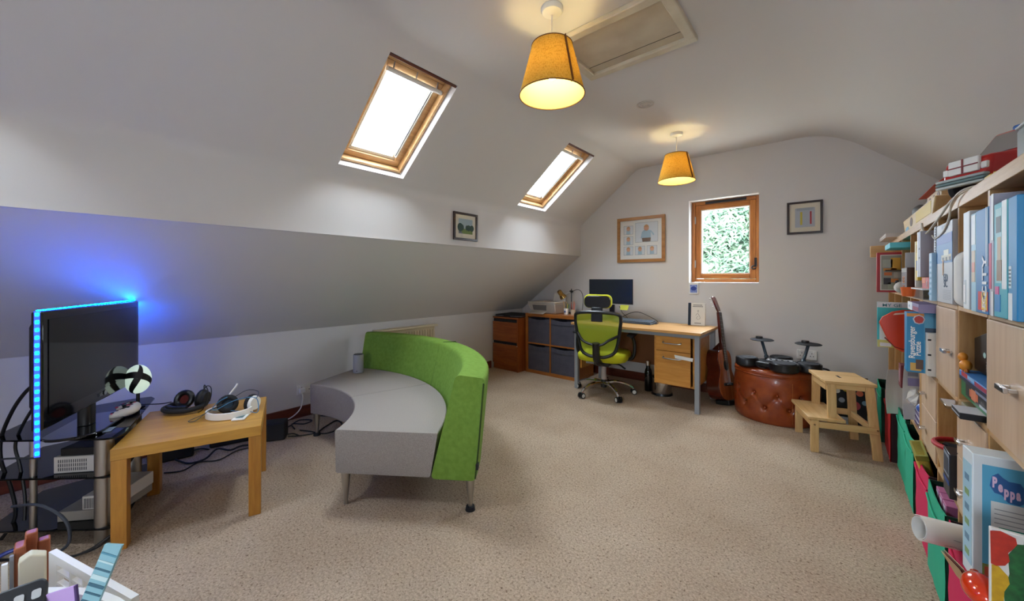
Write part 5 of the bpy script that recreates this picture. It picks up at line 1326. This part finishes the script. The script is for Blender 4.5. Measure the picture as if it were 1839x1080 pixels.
sup = cuboid('carton', 'low brown carton behind the clear tub holding up the yellow book', 'carton', .48, .66, 2.28, 2.59, ZT, 1.154, c_('#8e6b45'))

# ---- far bookcase, top row
op = thing('cup', 'small orange plastic cup on the shelf edge below the brown printed box', 'cup', (.283, 2.71, ZT))
G().lathe([(0, 0), (.03, 0), (.036, .045), (.033, .045), (.028, .004), (0, .004)], n=24).build('body', c_('#d8621d'), op, smooth=True)
bb = cuboid('game_box', 'brown and black patterned game box with a BE title', 'box', .275, .40, 2.76, 2.96, ZT, 1.255, c_('#4a2c1c'))
txt_x(bb, 'BE', .05, .5, .55, c_('#cc7f3c'), sx=1.6); txt_x(bb, 'LINE', .03, .5, .3, c_('#c06a32'), sx=1.4)
for i in range(5):
    patch_x(bb, .05+i*.19, .17+i*.19, .84, .97, c_('#b9b3a4')); patch_x(bb, .02+i*.2, .14+i*.2, .02, .14, c_('#8f8a80'))
gr = cuboid('carton', 'tall grey carton standing behind the BE game box', 'carton', .41, .60, 2.70, 2.96, ZT, 1.395, c_('#8f9097')); patch_x(gr, .1, .4, .5, .8, c_('#d6d8da')); patch_x(gr, .5, .9, .55, .7, c_('#5c5660'))
wt = cuboid('carton', 'narrow white carton left of the BE game box', 'carton', .29, .40, 2.968, 2.972, ZT, 1.34, c_('#cfd2d6'))
ft = thing('soft_toy', 'white and dark fluffy soft toy on the shelf beside the red bordered box', 'soft toy', (.30, 3.17, ZT))
FUR = pm('white_fur', '#cfccc8', .95, bump=.6, bscale=160)
G().sphere((0, 0, .035), .038, (1, 1.5, .9), 20, 12).build('body', FUR, ft, smooth=True); G().sphere((-.012, -.052, .045), .026, (1, 1, .95), 16, 10).build('head', FUR, ft, smooth=True)
for x in (-.028, .006): G().sphere((x, -.05, .068), .009, (1, .6, 1.2), 10, 7).build('ear', c_('#2c2426'), ft, smooth=True)
G().sphere((0, .04, .012), .02, (1, 1.6, .55), 12, 8).build('paw', c_('#2c2426'), ft, smooth=True)
cy_ = cuboid('carton', 'flat cyan carton lying under the far bookcase top', 'carton', .235, .56, 3.02, 3.30, 1.372, 1.402, c_('#31b4c8')); patch_x(cy_, 0, .5, .1, .9, c_('#78cbd6')); patch_y(cy_, 0, .35, 0, 1, c_('#56bfd0'))
cyb = cuboid('carton', 'tall tan carton holding up the flat cyan one', 'carton', .42, .66, 3.0, 3.32, ZT, 1.371, c_('#a87b45'))
pos = cuboid('game_box', 'red bordered game box with cut out figures sticking out of the top shelf', 'box', .203, .46, 3.385, 3.415, ZT, 1.365, c_('#a81a22'))
patch_y(pos, .06, .98, .05, .94, c_('#cfc9bd')); patch_y(pos, .08, .97, .07, .92, c_('#8f8a7c'), d=.0008)
for (xa, xb, za, zb, col) in ((.1, .28, .62, .82, '#a5a294'), (.25, .42, .56, .86, '#d59a2a'), (.12, .35, .53, .6, '#c7822c'), (.13, .27, .42, .5, '#c96a2a'), (.12, .25, .2, .36, '#2c2426'), (.25, .38, .25, .34, '#d17a2c'), (.2, .42, .08, .24, '#9a9b86'), (.3, .42, .36, .5, '#b9b1a3')):
    patch_y(pos, xa, xb, za, zb, c_(col), 'cut_out', .0016)
bar_ = cuboid('board', 'thin dark board lying across the far top cell', 'board', .24, .55, 3.35, 3.38, 1.245, 1.252, c_('#2a1d18'))
wdb = cuboid('board', 'pale wooden board sticking out above the red bordered box', 'board', .19, .55, 3.72, 3.76, 1.35, 1.43, STOOLX)
sup2 = cuboid('carton', 'brown carton inside the far top cell under the pale board', 'carton', .40, .66, 3.715, 4.04, ZT, 1.349, c_('#8e6b45'))
sup3 = cuboid('carton', 'cream carton beside the thin dark board', 'carton', .47, .66, 3.35, 3.384, ZT, 1.244, c_('#a3987f'))

# ---- third row
pz = cuboid('puzzle_box', 'blue jigsaw puzzle box with white lettering jutting out of the bookcase', 'box', .232, .50, 2.33, 2.40, .8005, 1.055, c_('#1f7fb0'))
patch_y(pz, .0, .19, .93, .985, c_('#d58a3a'), d=.0008)
txt_y(pz, 'Ravensburger', .026, .06, .50, WHITE, 90, .95, .0004); txt_y(pz, 'Puzzle', .025, .125, .40, WHITE, 90, .95, .0004)
G().prism([(0, .0), (.018, .005), (.026, .022), (.018, .034), (0, .04), (-.018, .034), (-.026, .022), (-.018, .005)], (-.134+.036, -.0352, .205), (.7, 0, 0), (0, 0, 1), (0, -.0012, 0)).build('shield_print', c_('#cfd3da'), pz)
G().prism([(0, .0), (.018, .005), (.026, .022), (.018, .034), (0, .04), (-.018, .034), (-.026, .022), (-.018, .005)], (-.134+.036, -.0364, .2085), (.55, 0, 0), (0, 0, .82), (0, -.0008, 0)).build('shield_print', c_('#b3322f'), pz)
patch_y(pz, .19, .34, 0, .98, c_('#5aa2c4')); patch_y(pz, .2, .33, .55, .75, c_('#3c4c63'), d=.001); patch_y(pz, .04, .16, .03, .16, c_('#c29a4a'), d=.001); patch_y(pz, .1, .18, .06, .22, c_('#5c4030'), d=.0014)
wbx = cuboid('notebook', 'white ring notebook standing in front of the jigsaw box', 'notebook', .286, .48, 2.272, 2.325, .8005, .975, c_('#cfcdc9'))
for z in (.15, .5, .85): patch_y(wbx, .0, .05, z-.02, z+.02, BLACKM, 'ring')
fl1 = cuboid('game_box', 'flat white and purple box lying on the jigsaw box', 'box', .262, .52, 2.285, 2.59, 1.0565, 1.092, c_('#7c6f9c')); patch_x(fl1, 0, .45, 0, 1, c_('#d6dfe6')); patch_x(fl1, .5, .98, .15, .6, c_('#8a2350')); patch_x(fl1, .12, .2, .3, .6, c_('#7fa0bf'), d=.001); patch_y(fl1, 0, .3, 0, 1, c_('#8f86ad'))
gs = cuboid('book', 'turquoise and white geography book jutting out above the white papers', 'book', .186, .42, 3.07, 3.085, .8005, 1.062, c_('#2fb0b5'))
patch_y(gs, 0, .6, .88, 1, c_('#d6dade')); txt_y(gs, 'MY GE', .024, .26, .93, c_('#3a7f86'), 0, 1.15, .0003)
patch_y(gs, 0, .6, .0, .16, c_('#c3c06a')); patch_y(gs, .05, .25, .02, .1, c_('#d6dade'), d=.001); patch_y(gs, .04, .5, .16, .55, c_('#cfe0e0'), d=.0008); patch_y(gs, .25, .55, .62, .8, c_('#7cc6cb'), d=.0009)
tr = thing('tray', 'orange red rounded plastic tray with a slot handle jutting from the bookcase', 'tray', (.185, 2.93, .8005))
ORG = pm('orange_plastic', '#cf3a16', .4)
half_ = [(.0, .155), (.012, .185), (.05, .215), (.09, .228), (.18, .228), (.18, .0), (.09, .0), (.06, .02), (.03, .07)]
G().prism(half_, (0, 0, 0), (1, 0, 0), (0, 0, 1), (0, .014, 0)).build('shell', ORG, tr, bevel=.004)
G().prism([(.055, .198), (.10, .206), (.10, .214), (.062, .208)], (0, -.001, 0), (1, 0, 0), (0, 0, 1), (0, .0008, 0)).build('slot_handle', c_('#d9c9b6'), tr)
G().prism([(.02, .07), (.06, .022), (.09, .012), (.15, .012), (.15, .016), (.09, .017), (.062, .027), (.024, .076)], (0, -.0006, 0), (1, 0, 0), (0, 0, 1), (0, .0004, 0)).build('groove', c_('#7d1f0c'), tr)
mb = cuboid('book', 'small maroon book on the low shelf behind the white papers', 'book', .285, .40, 3.10, 3.20, .57, .70, c_('#6a1f2a'))
patch_x(mb, .2, .7, .2, .8, c_('#9c7a80'))
mbs = cuboid('carton', 'brown carton under the small maroon book', 'carton', .33, .6, 3.0, 3.30, .4485, .569, c_('#8e6b45'))
mug = thing('pot', 'dark green pot at the back of the far third row', 'pot', (.36, 3.2, .8005))
G().lathe([(0, 0), (.04, 0), (.048, .2), (.044, .2), (.038, .006), (0, .006)], n=24).build('body', c_('#1d2a26'), mug, smooth=True)

hb = thing('game_box', 'black boxed toy with white printed text leaning in the open cell', 'box', (.345, 1.605, .8005))
G().prism([(0, .105), (.315, .105), (.315, .205), (.0, .278)], (0, 0, 0), (0, 1, 0), (0, 0, 1), (.22, 0, 0)).build('box', c_('#0d0b0f', .35), hb, bevel=.002)
def hx(ya, yb_, za, zb, col, nm='printed_panel', d=.0006): return G().bx(-d, .0001, .315-.315*yb_, .315-.315*ya, za, zb).build(nm, c_(col), hb)
hx(.62, .95, .236, .252, '#c8c9cc'); text('HN', .022, (-.0012, .05, .244), FACE_NX, BLACKM, hb, sx=1.6, bold=.0006)
for i in range(7): hx(.6, .95 if i % 2 else .85, .222-i*.0075, .2245-i*.0075, '#9a9aa2', 'text_line')
G().prism(disc(14, .014, 1, .6), (-.0002, .2, .165), (0, 1, 0), (0, 0, 1), (-.0008, 0, 0)).build('round_print', c_('#9fc0b8'), hb)
hx(.62, .95, .152, .175, '#8d8e9a')
for i in range(4): hx(.4, .55, .118+i*.009, .120+i*.009, '#7f7f88', 'text_line')
hx(.6, .92, .112, .14, '#7d4a58')
og = thing('toy_figure', 'small orange toy animal on the blue sheet in the open cell', 'toy', (.318, 1.87, .900))
G().sphere((0, 0, .02), .018, (.8, 1.2, 1), 14, 9).build('body', c_('#d98a26'), og, smooth=True); G().sphere((-.004, .012, .045), .013, (.9, 1, 1.1), 12, 8).build('head', c_('#d98a26'), og, smooth=True)
for y in (-.014, .014): G().cyl((0, y, 0), (0, y, .012), .006, .005, 8).build('leg', c_('#b8641c'), og, smooth=True)
bs = cuboid('book', 'bright blue picture book with red print lying under the orange toy', 'book', .312, .56, 1.612, 1.915, .872, .8992, c_('#3c7fc4')); patch_x(bs, .1, .45, .5, 1, c_('#b92a2a')); patch_x(bs, .6, .98, .45, .9, c_('#a02a48')); patch_x(bs, 0, 1, 0, .4, c_('#141c3a'), d=.0004); patch_x(bs, .35, .6, .6, 1, c_('#7fb3e0'), d=.001)
gbx = cuboid('game_box', 'green and black game box with orange print at the bottom of the open cell', 'box', .316, .58, 1.612, 1.915, .8185, .8712, c_('#1f6a34')); patch_x(gbx, .2, 1, .2, .98, c_('#12141a')); patch_x(gbx, .35, .65, .35, .75, c_('#cf6a44'), d=.001); patch_x(gbx, .42, .58, .25, .85, c_('#d9805a'), d=.0012); patch_x(gbx, .7, .95, .2, .35, c_('#b8bcc4'), d=.001); patch_x(gbx, .55, .95, .8, .95, c_('#7f86a0'), d=.001)
dv_ = cuboid('disc_case', 'black disc case jutting over the shelf edge below the green game box', 'case', .268, .40, 1.64, 1.74, .8005, .8178, BLACKM); patch_x(dv_, .05, .95, .35, .5, c_('#b9bcc2'), d=.0008); G().bx(-.066, .02, -.045, .045, .0174, .018).build('paper_cover', c_('#c3c6cc'), dv_)
cs_ = cuboid('plastic_sleeve', 'clear plastic sleeve left of the black disc case on the shelf edge', 'sleeve', .258, .38, 1.745, 1.85, .8005, .8085, CLEARP)

# ---- second row
en = thing('envelope_holder', 'wooden letter holder of white papers in the open lower cell', 'letter holder', (.345, 2.03, .575), R(12))
G().bx(.0, .012, -.06, .09, .0, .13).bx(.1, .112, -.06, .09, 0, .13).bx(.0, .112, -.06, .09, -.01, 0).build('holder', BIRCH, en)
for i in range(6): G().box((.02+i*.013, .035+i*.004, .07+.008*(i % 3)), (.0015, .17, .15), rx=R(-10+4*i)).build('paper', MOUNT, en)
sh2 = cuboid('carton', 'amber wooden box the letter holder stands on', 'box', .40, .66, 1.94, 2.10, .4485, .5645, OAKB)
en.location = (.43, 2.03, .5755)
bk2 = thing('basket', 'red rimmed basket of dark oddments in the lower open cell', 'basket', (.37, 2.16, .4485))
G().lathe([(0, 0), (.06, 0), (.08, .12), (.077, .12), (.057, .004), (0, .004)], n=28).build('wall', c_('#b99a72'), bk2, smooth=True)
G().tube([(.081*math.cos(2*PI*i/28), .081*math.sin(2*PI*i/28), .122) for i in range(28)], .009, 8, 1, True).build('rim', c_('#b3202c'), bk2, smooth=True)
rnd = random.Random(9)
for i in range(9): G().box((rnd.uniform(-.04, .04), rnd.uniform(-.04, .04), .105+rnd.uniform(0, .02)), (.03, .02, .02), rz=rnd.uniform(0, 3), rx=rnd.uniform(-.5, .5)).build('oddment', rnd.choice((BLACKM, GREYP, c_('#20242c'))), bk2)
tn = cuboid('tin', 'tall dark tin with pale printed lines beside the red rimmed basket', 'tin', .295, .37, 1.945, 2.04, .4485, .60, c_('#20262f', .3)); patch_x(tn, .08, .92, .45, .95, c_('#8b95a3')); patch_x(tn, .15, .85, .5, .88, c_('#38424f'), d=.001); patch_x(tn, .05, .95, .28, .36, c_('#2c4a86'), d=.001)
# Peppa box
pe = cuboid('game_box', 'sky blue game box with white Peppa lettering jutting from the lowest open cell', 'box', .256, .60, 1.475, 1.54, .4487, .764, c_('#d4dde2'), rz=R(5))
patch_y(pe, .045, .98, .04, .93, c_('#55a8cc')); patch_y(pe, .045, .98, .04, .16, c_('#7d8f4a'), d=.0009)
cl_ = [(0, .0), (.004, .022), (.014, .03), (.022, .022), (.032, .016), (.05, .016), (.06, .0), (.06, -.022), (.048, -.032), (.03, -.03), (.02, -.016), (.008, -.014)]
G().prism(cl_, (-.172+.027, -.0333, .245), (.95, 0, 0), (0, 0, 1.1), (0, -.001, 0)).build('cloud_print', c_('#2a5f9c'), pe)
for i, (chh, dz) in enumerate(zip('Peppa', (.008, 0, -.009, -.012, -.012))):
    text(chh, .034, (-.172+.0345+i*.0092, -.0348, .246+dz), FACE_NY, c_('#e6c3dc'), pe, sx=.42, bold=.0016)
patch_y(pe, .085, .98, .36, .66, c_('#d9dbd9'), d=.001)
for i in range(5): patch_y(pe, .1, .25, .6-i*.035, .606-i*.035, c_('#8f9498'), 'text_line', .0014)
patch_y(pe, .12, .98, .42, .47, c_('#23937a'), d=.0016); patch_x(pe, .1, .9, .1, .9, c_('#9fc6d8'), d=.0008)
for i in range(6): patch_x(pe, .3, .7, .15+i*.12, .2+i*.12, c_('#5f86a0' if i % 2 else '#7fa06a'), d=.0012)
patch_y(pe, .055, .085, .06, .14, c_('#c4553c'), d=.0014)
# papers hanging over the front of the far bookcase
def sheet(label, y0, y1, x, z0, z1, bow, mt=MOUNT):
    t = thing('paper', label, 'paper', (x, (y0+y1)/2, z1))
    V = []; F = []; n = 8
    for j in range(n+1):
        for i in range(n+1):
            yy = (y1-y0)*(i/n-.5); z = -(z1-z0)*j/n
            for o_ in (0, .001): V.append((-bow*math.sin(PI*j/n*.9)*(1-.5*i/n)-.012*math.sin(PI*i/n*1.5)+o_, yy, z))
    I = lambda j, i, k: (j*(n+1)+i)*2+k
    for j in range(n):
        for i in range(n):
            for k in (0, 1): F.append((I(j, i, k), I(j, i+1, k), I(j+1, i+1, k), I(j+1, i, k)))
    for i in range(n): F += [(I(0, i, 0), I(0, i+1, 0), I(0, i+1, 1), I(0, i, 1)), (I(n, i, 0), I(n, i+1, 0), I(n, i+1, 1), I(n, i, 1)), (I(i, 0, 0), I(i+1, 0, 0), I(i+1, 0, 1), I(i, 0, 1)), (I(i, n, 0), I(i+1, n, 0), I(i+1, n, 1), I(i, n, 1))]
    G().add(V, F).build('sheet', mt, t, smooth=True)
    return t
p_1 = sheet('white drawing paper hanging at the left over the red felt box', -.065, .065, 0, .37, .64, .02)
p_1.location = (.302, 3.28, .64); p_1.rotation_euler = (0, 0, R(-66))
G().bx(.003, .004, .0, .03, -.06, -.05).build('scribble', GREYP, p_1); 
p_2 = sheet('white drawing paper with scribbles hanging right of the other over the green felt box', -.06, .06, 0, .47, .75, .015)
p_2.location = (.328, 2.84, .745); p_2.rotation_euler = (0, 0, R(-70))
for q in ((-.05, .02, -.10, -.06, '#9b97c4'), (-.04, .03, -.2, -.15, '#c9cdd6'), (-.05, -.01, -.05, -.03, '#8d9099')): G().bx(.010, .0105, *q[:4]).build('scribble', c_(q[4]), p_2)
stk = cuboid('paper_stack', 'stack of purple and white papers in the far second row', 'papers', .315, .60, 2.70, 2.96, .4485, .53, c_('#8f87a8'))
for i in range(5): patch_x(stk, 0, 1, .1+i*.18, .17+i*.18, c_('#d8d6dc' if i % 2 else '#5c4a78'), 'sheet_edge', .0015)
bl = thing('ball', 'small blue ball on the paper stack in the far second row', 'ball', (.33, 2.74, .5305))
G().sphere((0, 0, .025), .025, (1, 1, 1), 20, 12).build('ball_surface', c_('#3f62b4', .3), bl, smooth=True); G().tube([(.0252*math.cos(2*PI*i/24), 0, .025+.0252*math.sin(2*PI*i/24)) for i in range(24)], .0012, 5, 1, True).build('band', WHITE, bl, smooth=True)
cw = thing('paper', 'crumpled white paper on the stack beside the blue ball', 'paper', (.315, 2.85, .5305))
rnd = random.Random(5); g = G().sphere((0, 0, .05), .05, (.7, 1.2, .95), 12, 8); g.v = [v+Vector((rnd.uniform(-.008, .008), rnd.uniform(-.008, .008), abs(rnd.uniform(-.004, .008)))) for v in g.v]; g.build('crumple', MOUNT, cw)

# ---- in and over the bottom row
sg_ = thing('sponge', 'yellow sponge sticking out of the far pink felt box', 'sponge', (.31, 2.52, .33), rot=(R(18), R(-14), 0))
G().bx(-.02, .02, -.05, .06, 0, .11).build('foam', pm('yellow_foam', '#cdb84a', .9, bump=.4, bscale=120), sg_, bevel=.006); G().bx(-.0205, .0205, -.051, .061, .085, .11).build('scourer', c_('#8a8a3a'), sg_)
for i, (y, lb_) in enumerate(((2.18, 'first pink packet in the green felt box'), (2.12, 'second pink packet in the middle of the green felt box'), (2.06, 'last pink packet nearest the camera in the green felt box'))):
    p_ = cuboid('packet', lb_, 'packet', .300, .36, y-.026, y+.026, .30, .388, c_('#b56a94'), group='pink packets in the green felt box'); patch_x(p_, .15, .85, .62, .9, c_('#d8c3d2'))
tb2 = thing('poster_roll', 'white rolled paper poster sticking out over the pink felt boxes', 'poster roll', (.20, 1.742, .412))
d_ = Vector((.25, .10, -.03)); a_ = d_.orthogonal().normalized()
pr_ = G(); n = 40; P0 = Vector((0, 0, 0)); b_ = d_.normalized().cross(a_)
V = []; F = []
for k, q in ((0, P0), (1, d_)):
    for i in range(n+1):
        t_ = 2*PI*1.6*i/n; r_ = .037-.007*i/n
        for th in (0, .0012): V.append(q+(a_*math.cos(t_)+b_*math.sin(t_))*(r_+th))
m = 2*(n+1)
for i in range(n):
    for th in (0, 1): F.append((2*i+th, 2*i+2+th, m+2*i+2+th, m+2*i+th))
    for k in (0, m): F.append((k+2*i, k+2*i+2, k+2*i+3, k+2*i+1))
pr_.add(V, F).build('sheet', MOUNT, tb2, smooth=True)
rnd = random.Random(12)
for i in range(10):
    s_ = rnd.uniform(.15, .8); t_ = rnd.uniform(1.2, 3.6); q = d_*s_+(a_*math.cos(t_)+b_*math.sin(t_))*.0383
    G().beam(q, q+d_*rnd.uniform(.05, .12)+(a_*rnd.uniform(-1, 1)+b_*rnd.uniform(-1, 1))*.004, .0012, .001).build('pencil_mark', c_('#8d8f94'), tb2)
pbd = thing('painted_board', 'child painted board in red yellow green and blue standing at the bookcase front', 'painting', (.2555, 1.30, .28))
G().bx(0, .2, 0, .012, .0, .378).build('board', MOUNT, pbd, bevel=.002)
u_, v_ = (1, 0, 0), (0, 0, 1)
def paint(nm, P, mt, d=.0008): G().prism(P, (0, -.0002, 0), u_, v_, (0, -d, 0)).build(nm, mt, pbd)
paint('red_paint', [(0, .372), (.014, .377), (.034, .37), (.036, .358), (.03, .345), (.024, .335), (.026, .318), (.02, .306), (.008, .30), (.001, .302)], pm('paint_red', '#bf2a12', .5, var='#a31f0d', vscale=60), .0018)
paint('green_paint', [(.036, .358), (.06, .365), (.2, .365), (.2, .2), (.025, .2), (.02, .225), (.018, .25), (.026, .29), (.024, .33)], pm('paint_green', '#1d6a34', .5, var='#124a24', vscale=70), .001)
paint('yellow_paint', [(.002, .30), (.012, .30), (.024, .285), (.026, .27), (.019, .25), (.018, .225), (.002, .215)], pm('paint_yellow', '#cfa516', .5, var='#b98f10', vscale=60), .0018)
paint('blue_paint', [(0, 0), (.2, 0), (.2, .225), (.04, .222), (.02, .213), (.004, .208)], pm('paint_blue', '#1a2c86', .5, var='#142064', vscale=60), .0022)
bal = thing('balloon', 'shiny orange red balloon lying in the nearest pink felt box', 'balloon', (.255, 1.36, .455))
G().sphere((0, 0, .03), .032, (1.0, 1.5, .95), 26, 16).build('skin', pm('balloon_orange', '#d3340c', .15, coat=.5), bal, smooth=True); G().cyl((-.0, .046, .034), (-.0, .058, .037), .004, .008, 12).build('knot', pm('balloon_knot', '#a8260a', .3), bal, smooth=True)
cds = thing('cards', 'small gold edged cards leaning over the pink felt box by the balloon', 'cards', (.265, 1.545, .385), rot=(R(10), R(-30), R(20)))
for i in range(3): G().bx(-.002+i*.004, -.001+i*.004, -.03, .03, 0, .08).build('card', c_(('#c9a77a', '#8a3c34', '#d9c7a0')[i]), cds)

# ---- on top of the bookcases
TOPZ = 1.4725
CREAMW = wood('toy_cream_wood', '#d8bd8c', '#c9a973', 'y', .5)
ar = thing('toy_ark', "wooden toy ark with red roofed house on top of the far bookcase", 'toy', (.325, 2.42, TOPZ))
G().prism([(.06, 0), (.92, 0), (1.0, .085), (.0, .085)], (0, 0, 0), (0, 1, 0), (0, 0, 1), (.16, 0, 0)).build('hull', CREAMW, ar, bevel=.006)
G().prism([(.08, .02), (.5, .02), (.5, .075), (.08, .075)], (-.001, 0, 0), (0, 1, 0), (0, 0, 1), (.001, 0, 0)).build('yellow_panel', c_('#d3b022'), ar)
G().prism(disc(20, .045, 1.0, .55), (-.0012, .66, .045), (0, 1, 0), (0, 0, 1), (.0012, 0, 0)).build('porthole', c_('#5c3a1e'), ar)
G().prism([(.74, .008), (.90, .008), (.85, .03), (.78, .032)], (-.0012, 0, 0), (0, 1, 0), (0, 0, 1), (.0012, 0, 0)).build('blue_wave', c_('#5aa3c4'), ar)
G().bx(.03, .13, .08, .42, .0855, .135).build('house', CREAMW, ar, bevel=.003)
for y in (.14, .24, .34): G().prism([(.035*math.cos(PI*k/10), .032*math.sin(PI*k/10)) for k in range(11)], (.029, y, .09), (0, 1, 0), (0, 0, 1), (.0012, 0, 0)).build('arched_window', c_('#6b4424'), ar)
G().prism([(.0, .1355), (.16, .1355), (.115, .175), (.045, .175)], (0, .05, 0), (1, 0, 0), (0, 0, 1), (0, .40, 0)).build('roof', c_('#b5301f'), ar, bevel=.004)
def animal(label, y, x, col, L=.06, h=.04):
    t = thing('toy_animal', label, 'toy', (x, y, TOPZ+.0855))
    G().sphere((0, 0, h*.7), L*.5, (.5, 1, .55), 14, 9).build('body', c_(col), t, smooth=True); G().sphere((0, L*.5, h), L*.2, (.9, 1.2, .9), 12, 8).build('head', c_(col), t, smooth=True)
    for dx in (-1, 1):
        for dy in (-1, 1): G().cyl((dx*L*.14, dy*L*.28, 0), (dx*L*.14, dy*L*.28, h*.6), L*.07, L*.08, 8).build('leg', c_(col), t, smooth=True)
animal('grey toy animal at the left end of the ark deck', 3.25, .38, '#5d5a58', .14, .05); animal('dark grey toy animal beside the ark house', 2.95, .39, '#6f6e70', .11, .045); animal('yellow toy animal in the middle of the ark deck', 3.08, .42, '#d3a516', .14, .06)
wf = cuboid('carton', 'flat white carton on the far end of the bookcase top', 'carton', .255, .55, 3.55, 4.0, TOPZ, 1.50, c_('#cfc9c2')); patch_x(wf, 0, 1, .3, .4, c_('#8f8a86'), 'lid_line')

RED_T = pm('toy_red', '#bd1710', .3, coat=.4); SALM = pm('toy_salmon', '#c9594a', .35)
car = thing('toy_car', 'large red toy car with white grille on top of the near bookcase', 'toy car', (.468, 2.065, TOPZ), R(-143))
car.scale = (1, .75, .95)
# local x forward
pf_ = [(-.18, .06), (.165, .06), (.172, .08), (.165, .135), (.07, .15), (.0, .245), (-.15, .245), (-.178, .14)]
G().prism(pf_, (0, -.092, 0), (1, 0, 0), (0, 0, 1), (0, .184, 0)).build('body', RED_T, car, bevel=.012, seg=3)
G().hexa([(.064, -.078, .156), (.064, .078, .156), (.008, .072, .232), (.008, -.072, .232)], [(.068, -.078, .158), (.068, .078, .158), (.012, .072, .235), (.012, -.072, .235)]).build('windscreen', pm('toy_glass', '#8f8a86', .15), car)
for s_ in (-1, 1): G().prism([(-.14, .155), (.03, .155), (-.02, .225), (-.135, .225)], (0, s_*.0925, 0), (1, 0, 0), (0, 0, 1), (0, s_*.001, 0)).build('side_window', BLACKG, car)
gr_ = G().bx(.166, .178, -.06, .06, .085, .136).build('grille', WHITE, car, bevel=.003)
G().bx(.1785, .180, -.0035, .0035, .085, .136).bx(.1785, .180, -.06, .06, .108, .112).build('grille_bar', c_('#7d1c22'), gr_)
for s_ in (-1, 1): G().bx(.164, .174, s_*.076-.012, s_*.076+.012, .088, .112).build('headlight', WHITE, car, bevel=.003)
for k in range(3): G().bx(.172, .192, -.098, .098, .040+k*.0115, .050+k*.0115).build('bumper', pm('bumper_grey_%d' % k, ('#b9c2c2', '#6d8486', '#aab6b6')[k], .3), car, bevel=.003)
for x in (.105, -.115):
    for s_ in (-1, 1):
        wl = G().cyl((x, s_*.07, .045), (x, s_*.102, .045), .045, None, 26).build('wheel', BLACKM, car, bevel=.006); G().cyl((x, s_*.1025, .045), (x, s_*.105, .045), .024, None, 18).build('hubcap', STEEL, wl)
G().prism(disc(20, .028), (-.06, -.05, .2455), w=(0, 0, .024)).build('roof_light', c_('#23589c'), car, bevel=.006)
G().bx(-.13, -.02, .0, .06, .2455, .262).build('roof_rack', SALM, car, bevel=.005)
yt = thing('toy_brick', 'yellow toy brick on the bookcase edge beside the red toy car', 'toy', (.345, 1.70, TOPZ))
G().bx(-.016, .016, -.03, .03, 0, .02).build('brick_body', c_('#cfae1e'), yt, bevel=.002)
for y in (-.016, .016): G().cyl((0, y, .02), (0, y, .026), .008, None, 14).build('stud', c_('#cfae1e'), yt, smooth=True)
gt_ = thing('toy_brick', 'green toy brick behind the yellow one on the bookcase edge', 'toy', (.39, 1.69, TOPZ)); G().bx(-.016, .016, -.016, .016, 0, .03).build('brick_body', c_('#7d9c2e'), gt_, bevel=.002); G().cyl((0, 0, .03), (0, 0, .036), .008, None, 14).build('stud', c_('#7d9c2e'), gt_, smooth=True)
pbx = cuboid('storage_box', 'translucent pale box nearest the camera on the bookcase top', 'box', .335, .52, 1.335, 1.50, TOPZ, 1.56, pm('frosted_plastic', '#b9c3c6', .3, trans=.35), 'shell', bevel=.008); G().bx(-.095, .095, -.083, .083, .0878, .094).build('lid', pm('frosted_lid', '#c9d0d2', .35), pbx, bevel=.003)
WCB = pm('cream_cable', '#c4beb0', .5)
cable('cream cable draped over the bookcase top below the red toy car', [(.40, 2.02, TOPZ+.006), (.33, 1.83, TOPZ+.008), (.305, 1.95, TOPZ-.002), (.298, 2.1, 1.435), (.296, 2.3, 1.40), (.298, 2.42, 1.395), (.30, 2.5, 1.42), (.30, 2.53, 1.45)], .004, WCB)
cable('thin cream cable looping down over the front of the near bookcase', [(.36, 1.72, TOPZ+.004), (.304, 1.80, TOPZ+.003), (.298, 1.93, 1.455), (.297, 1.96, 1.41), (.297, 2.05, 1.37), (.298, 2.2, 1.355), (.302, 2.3, 1.375)], .003, WCB)
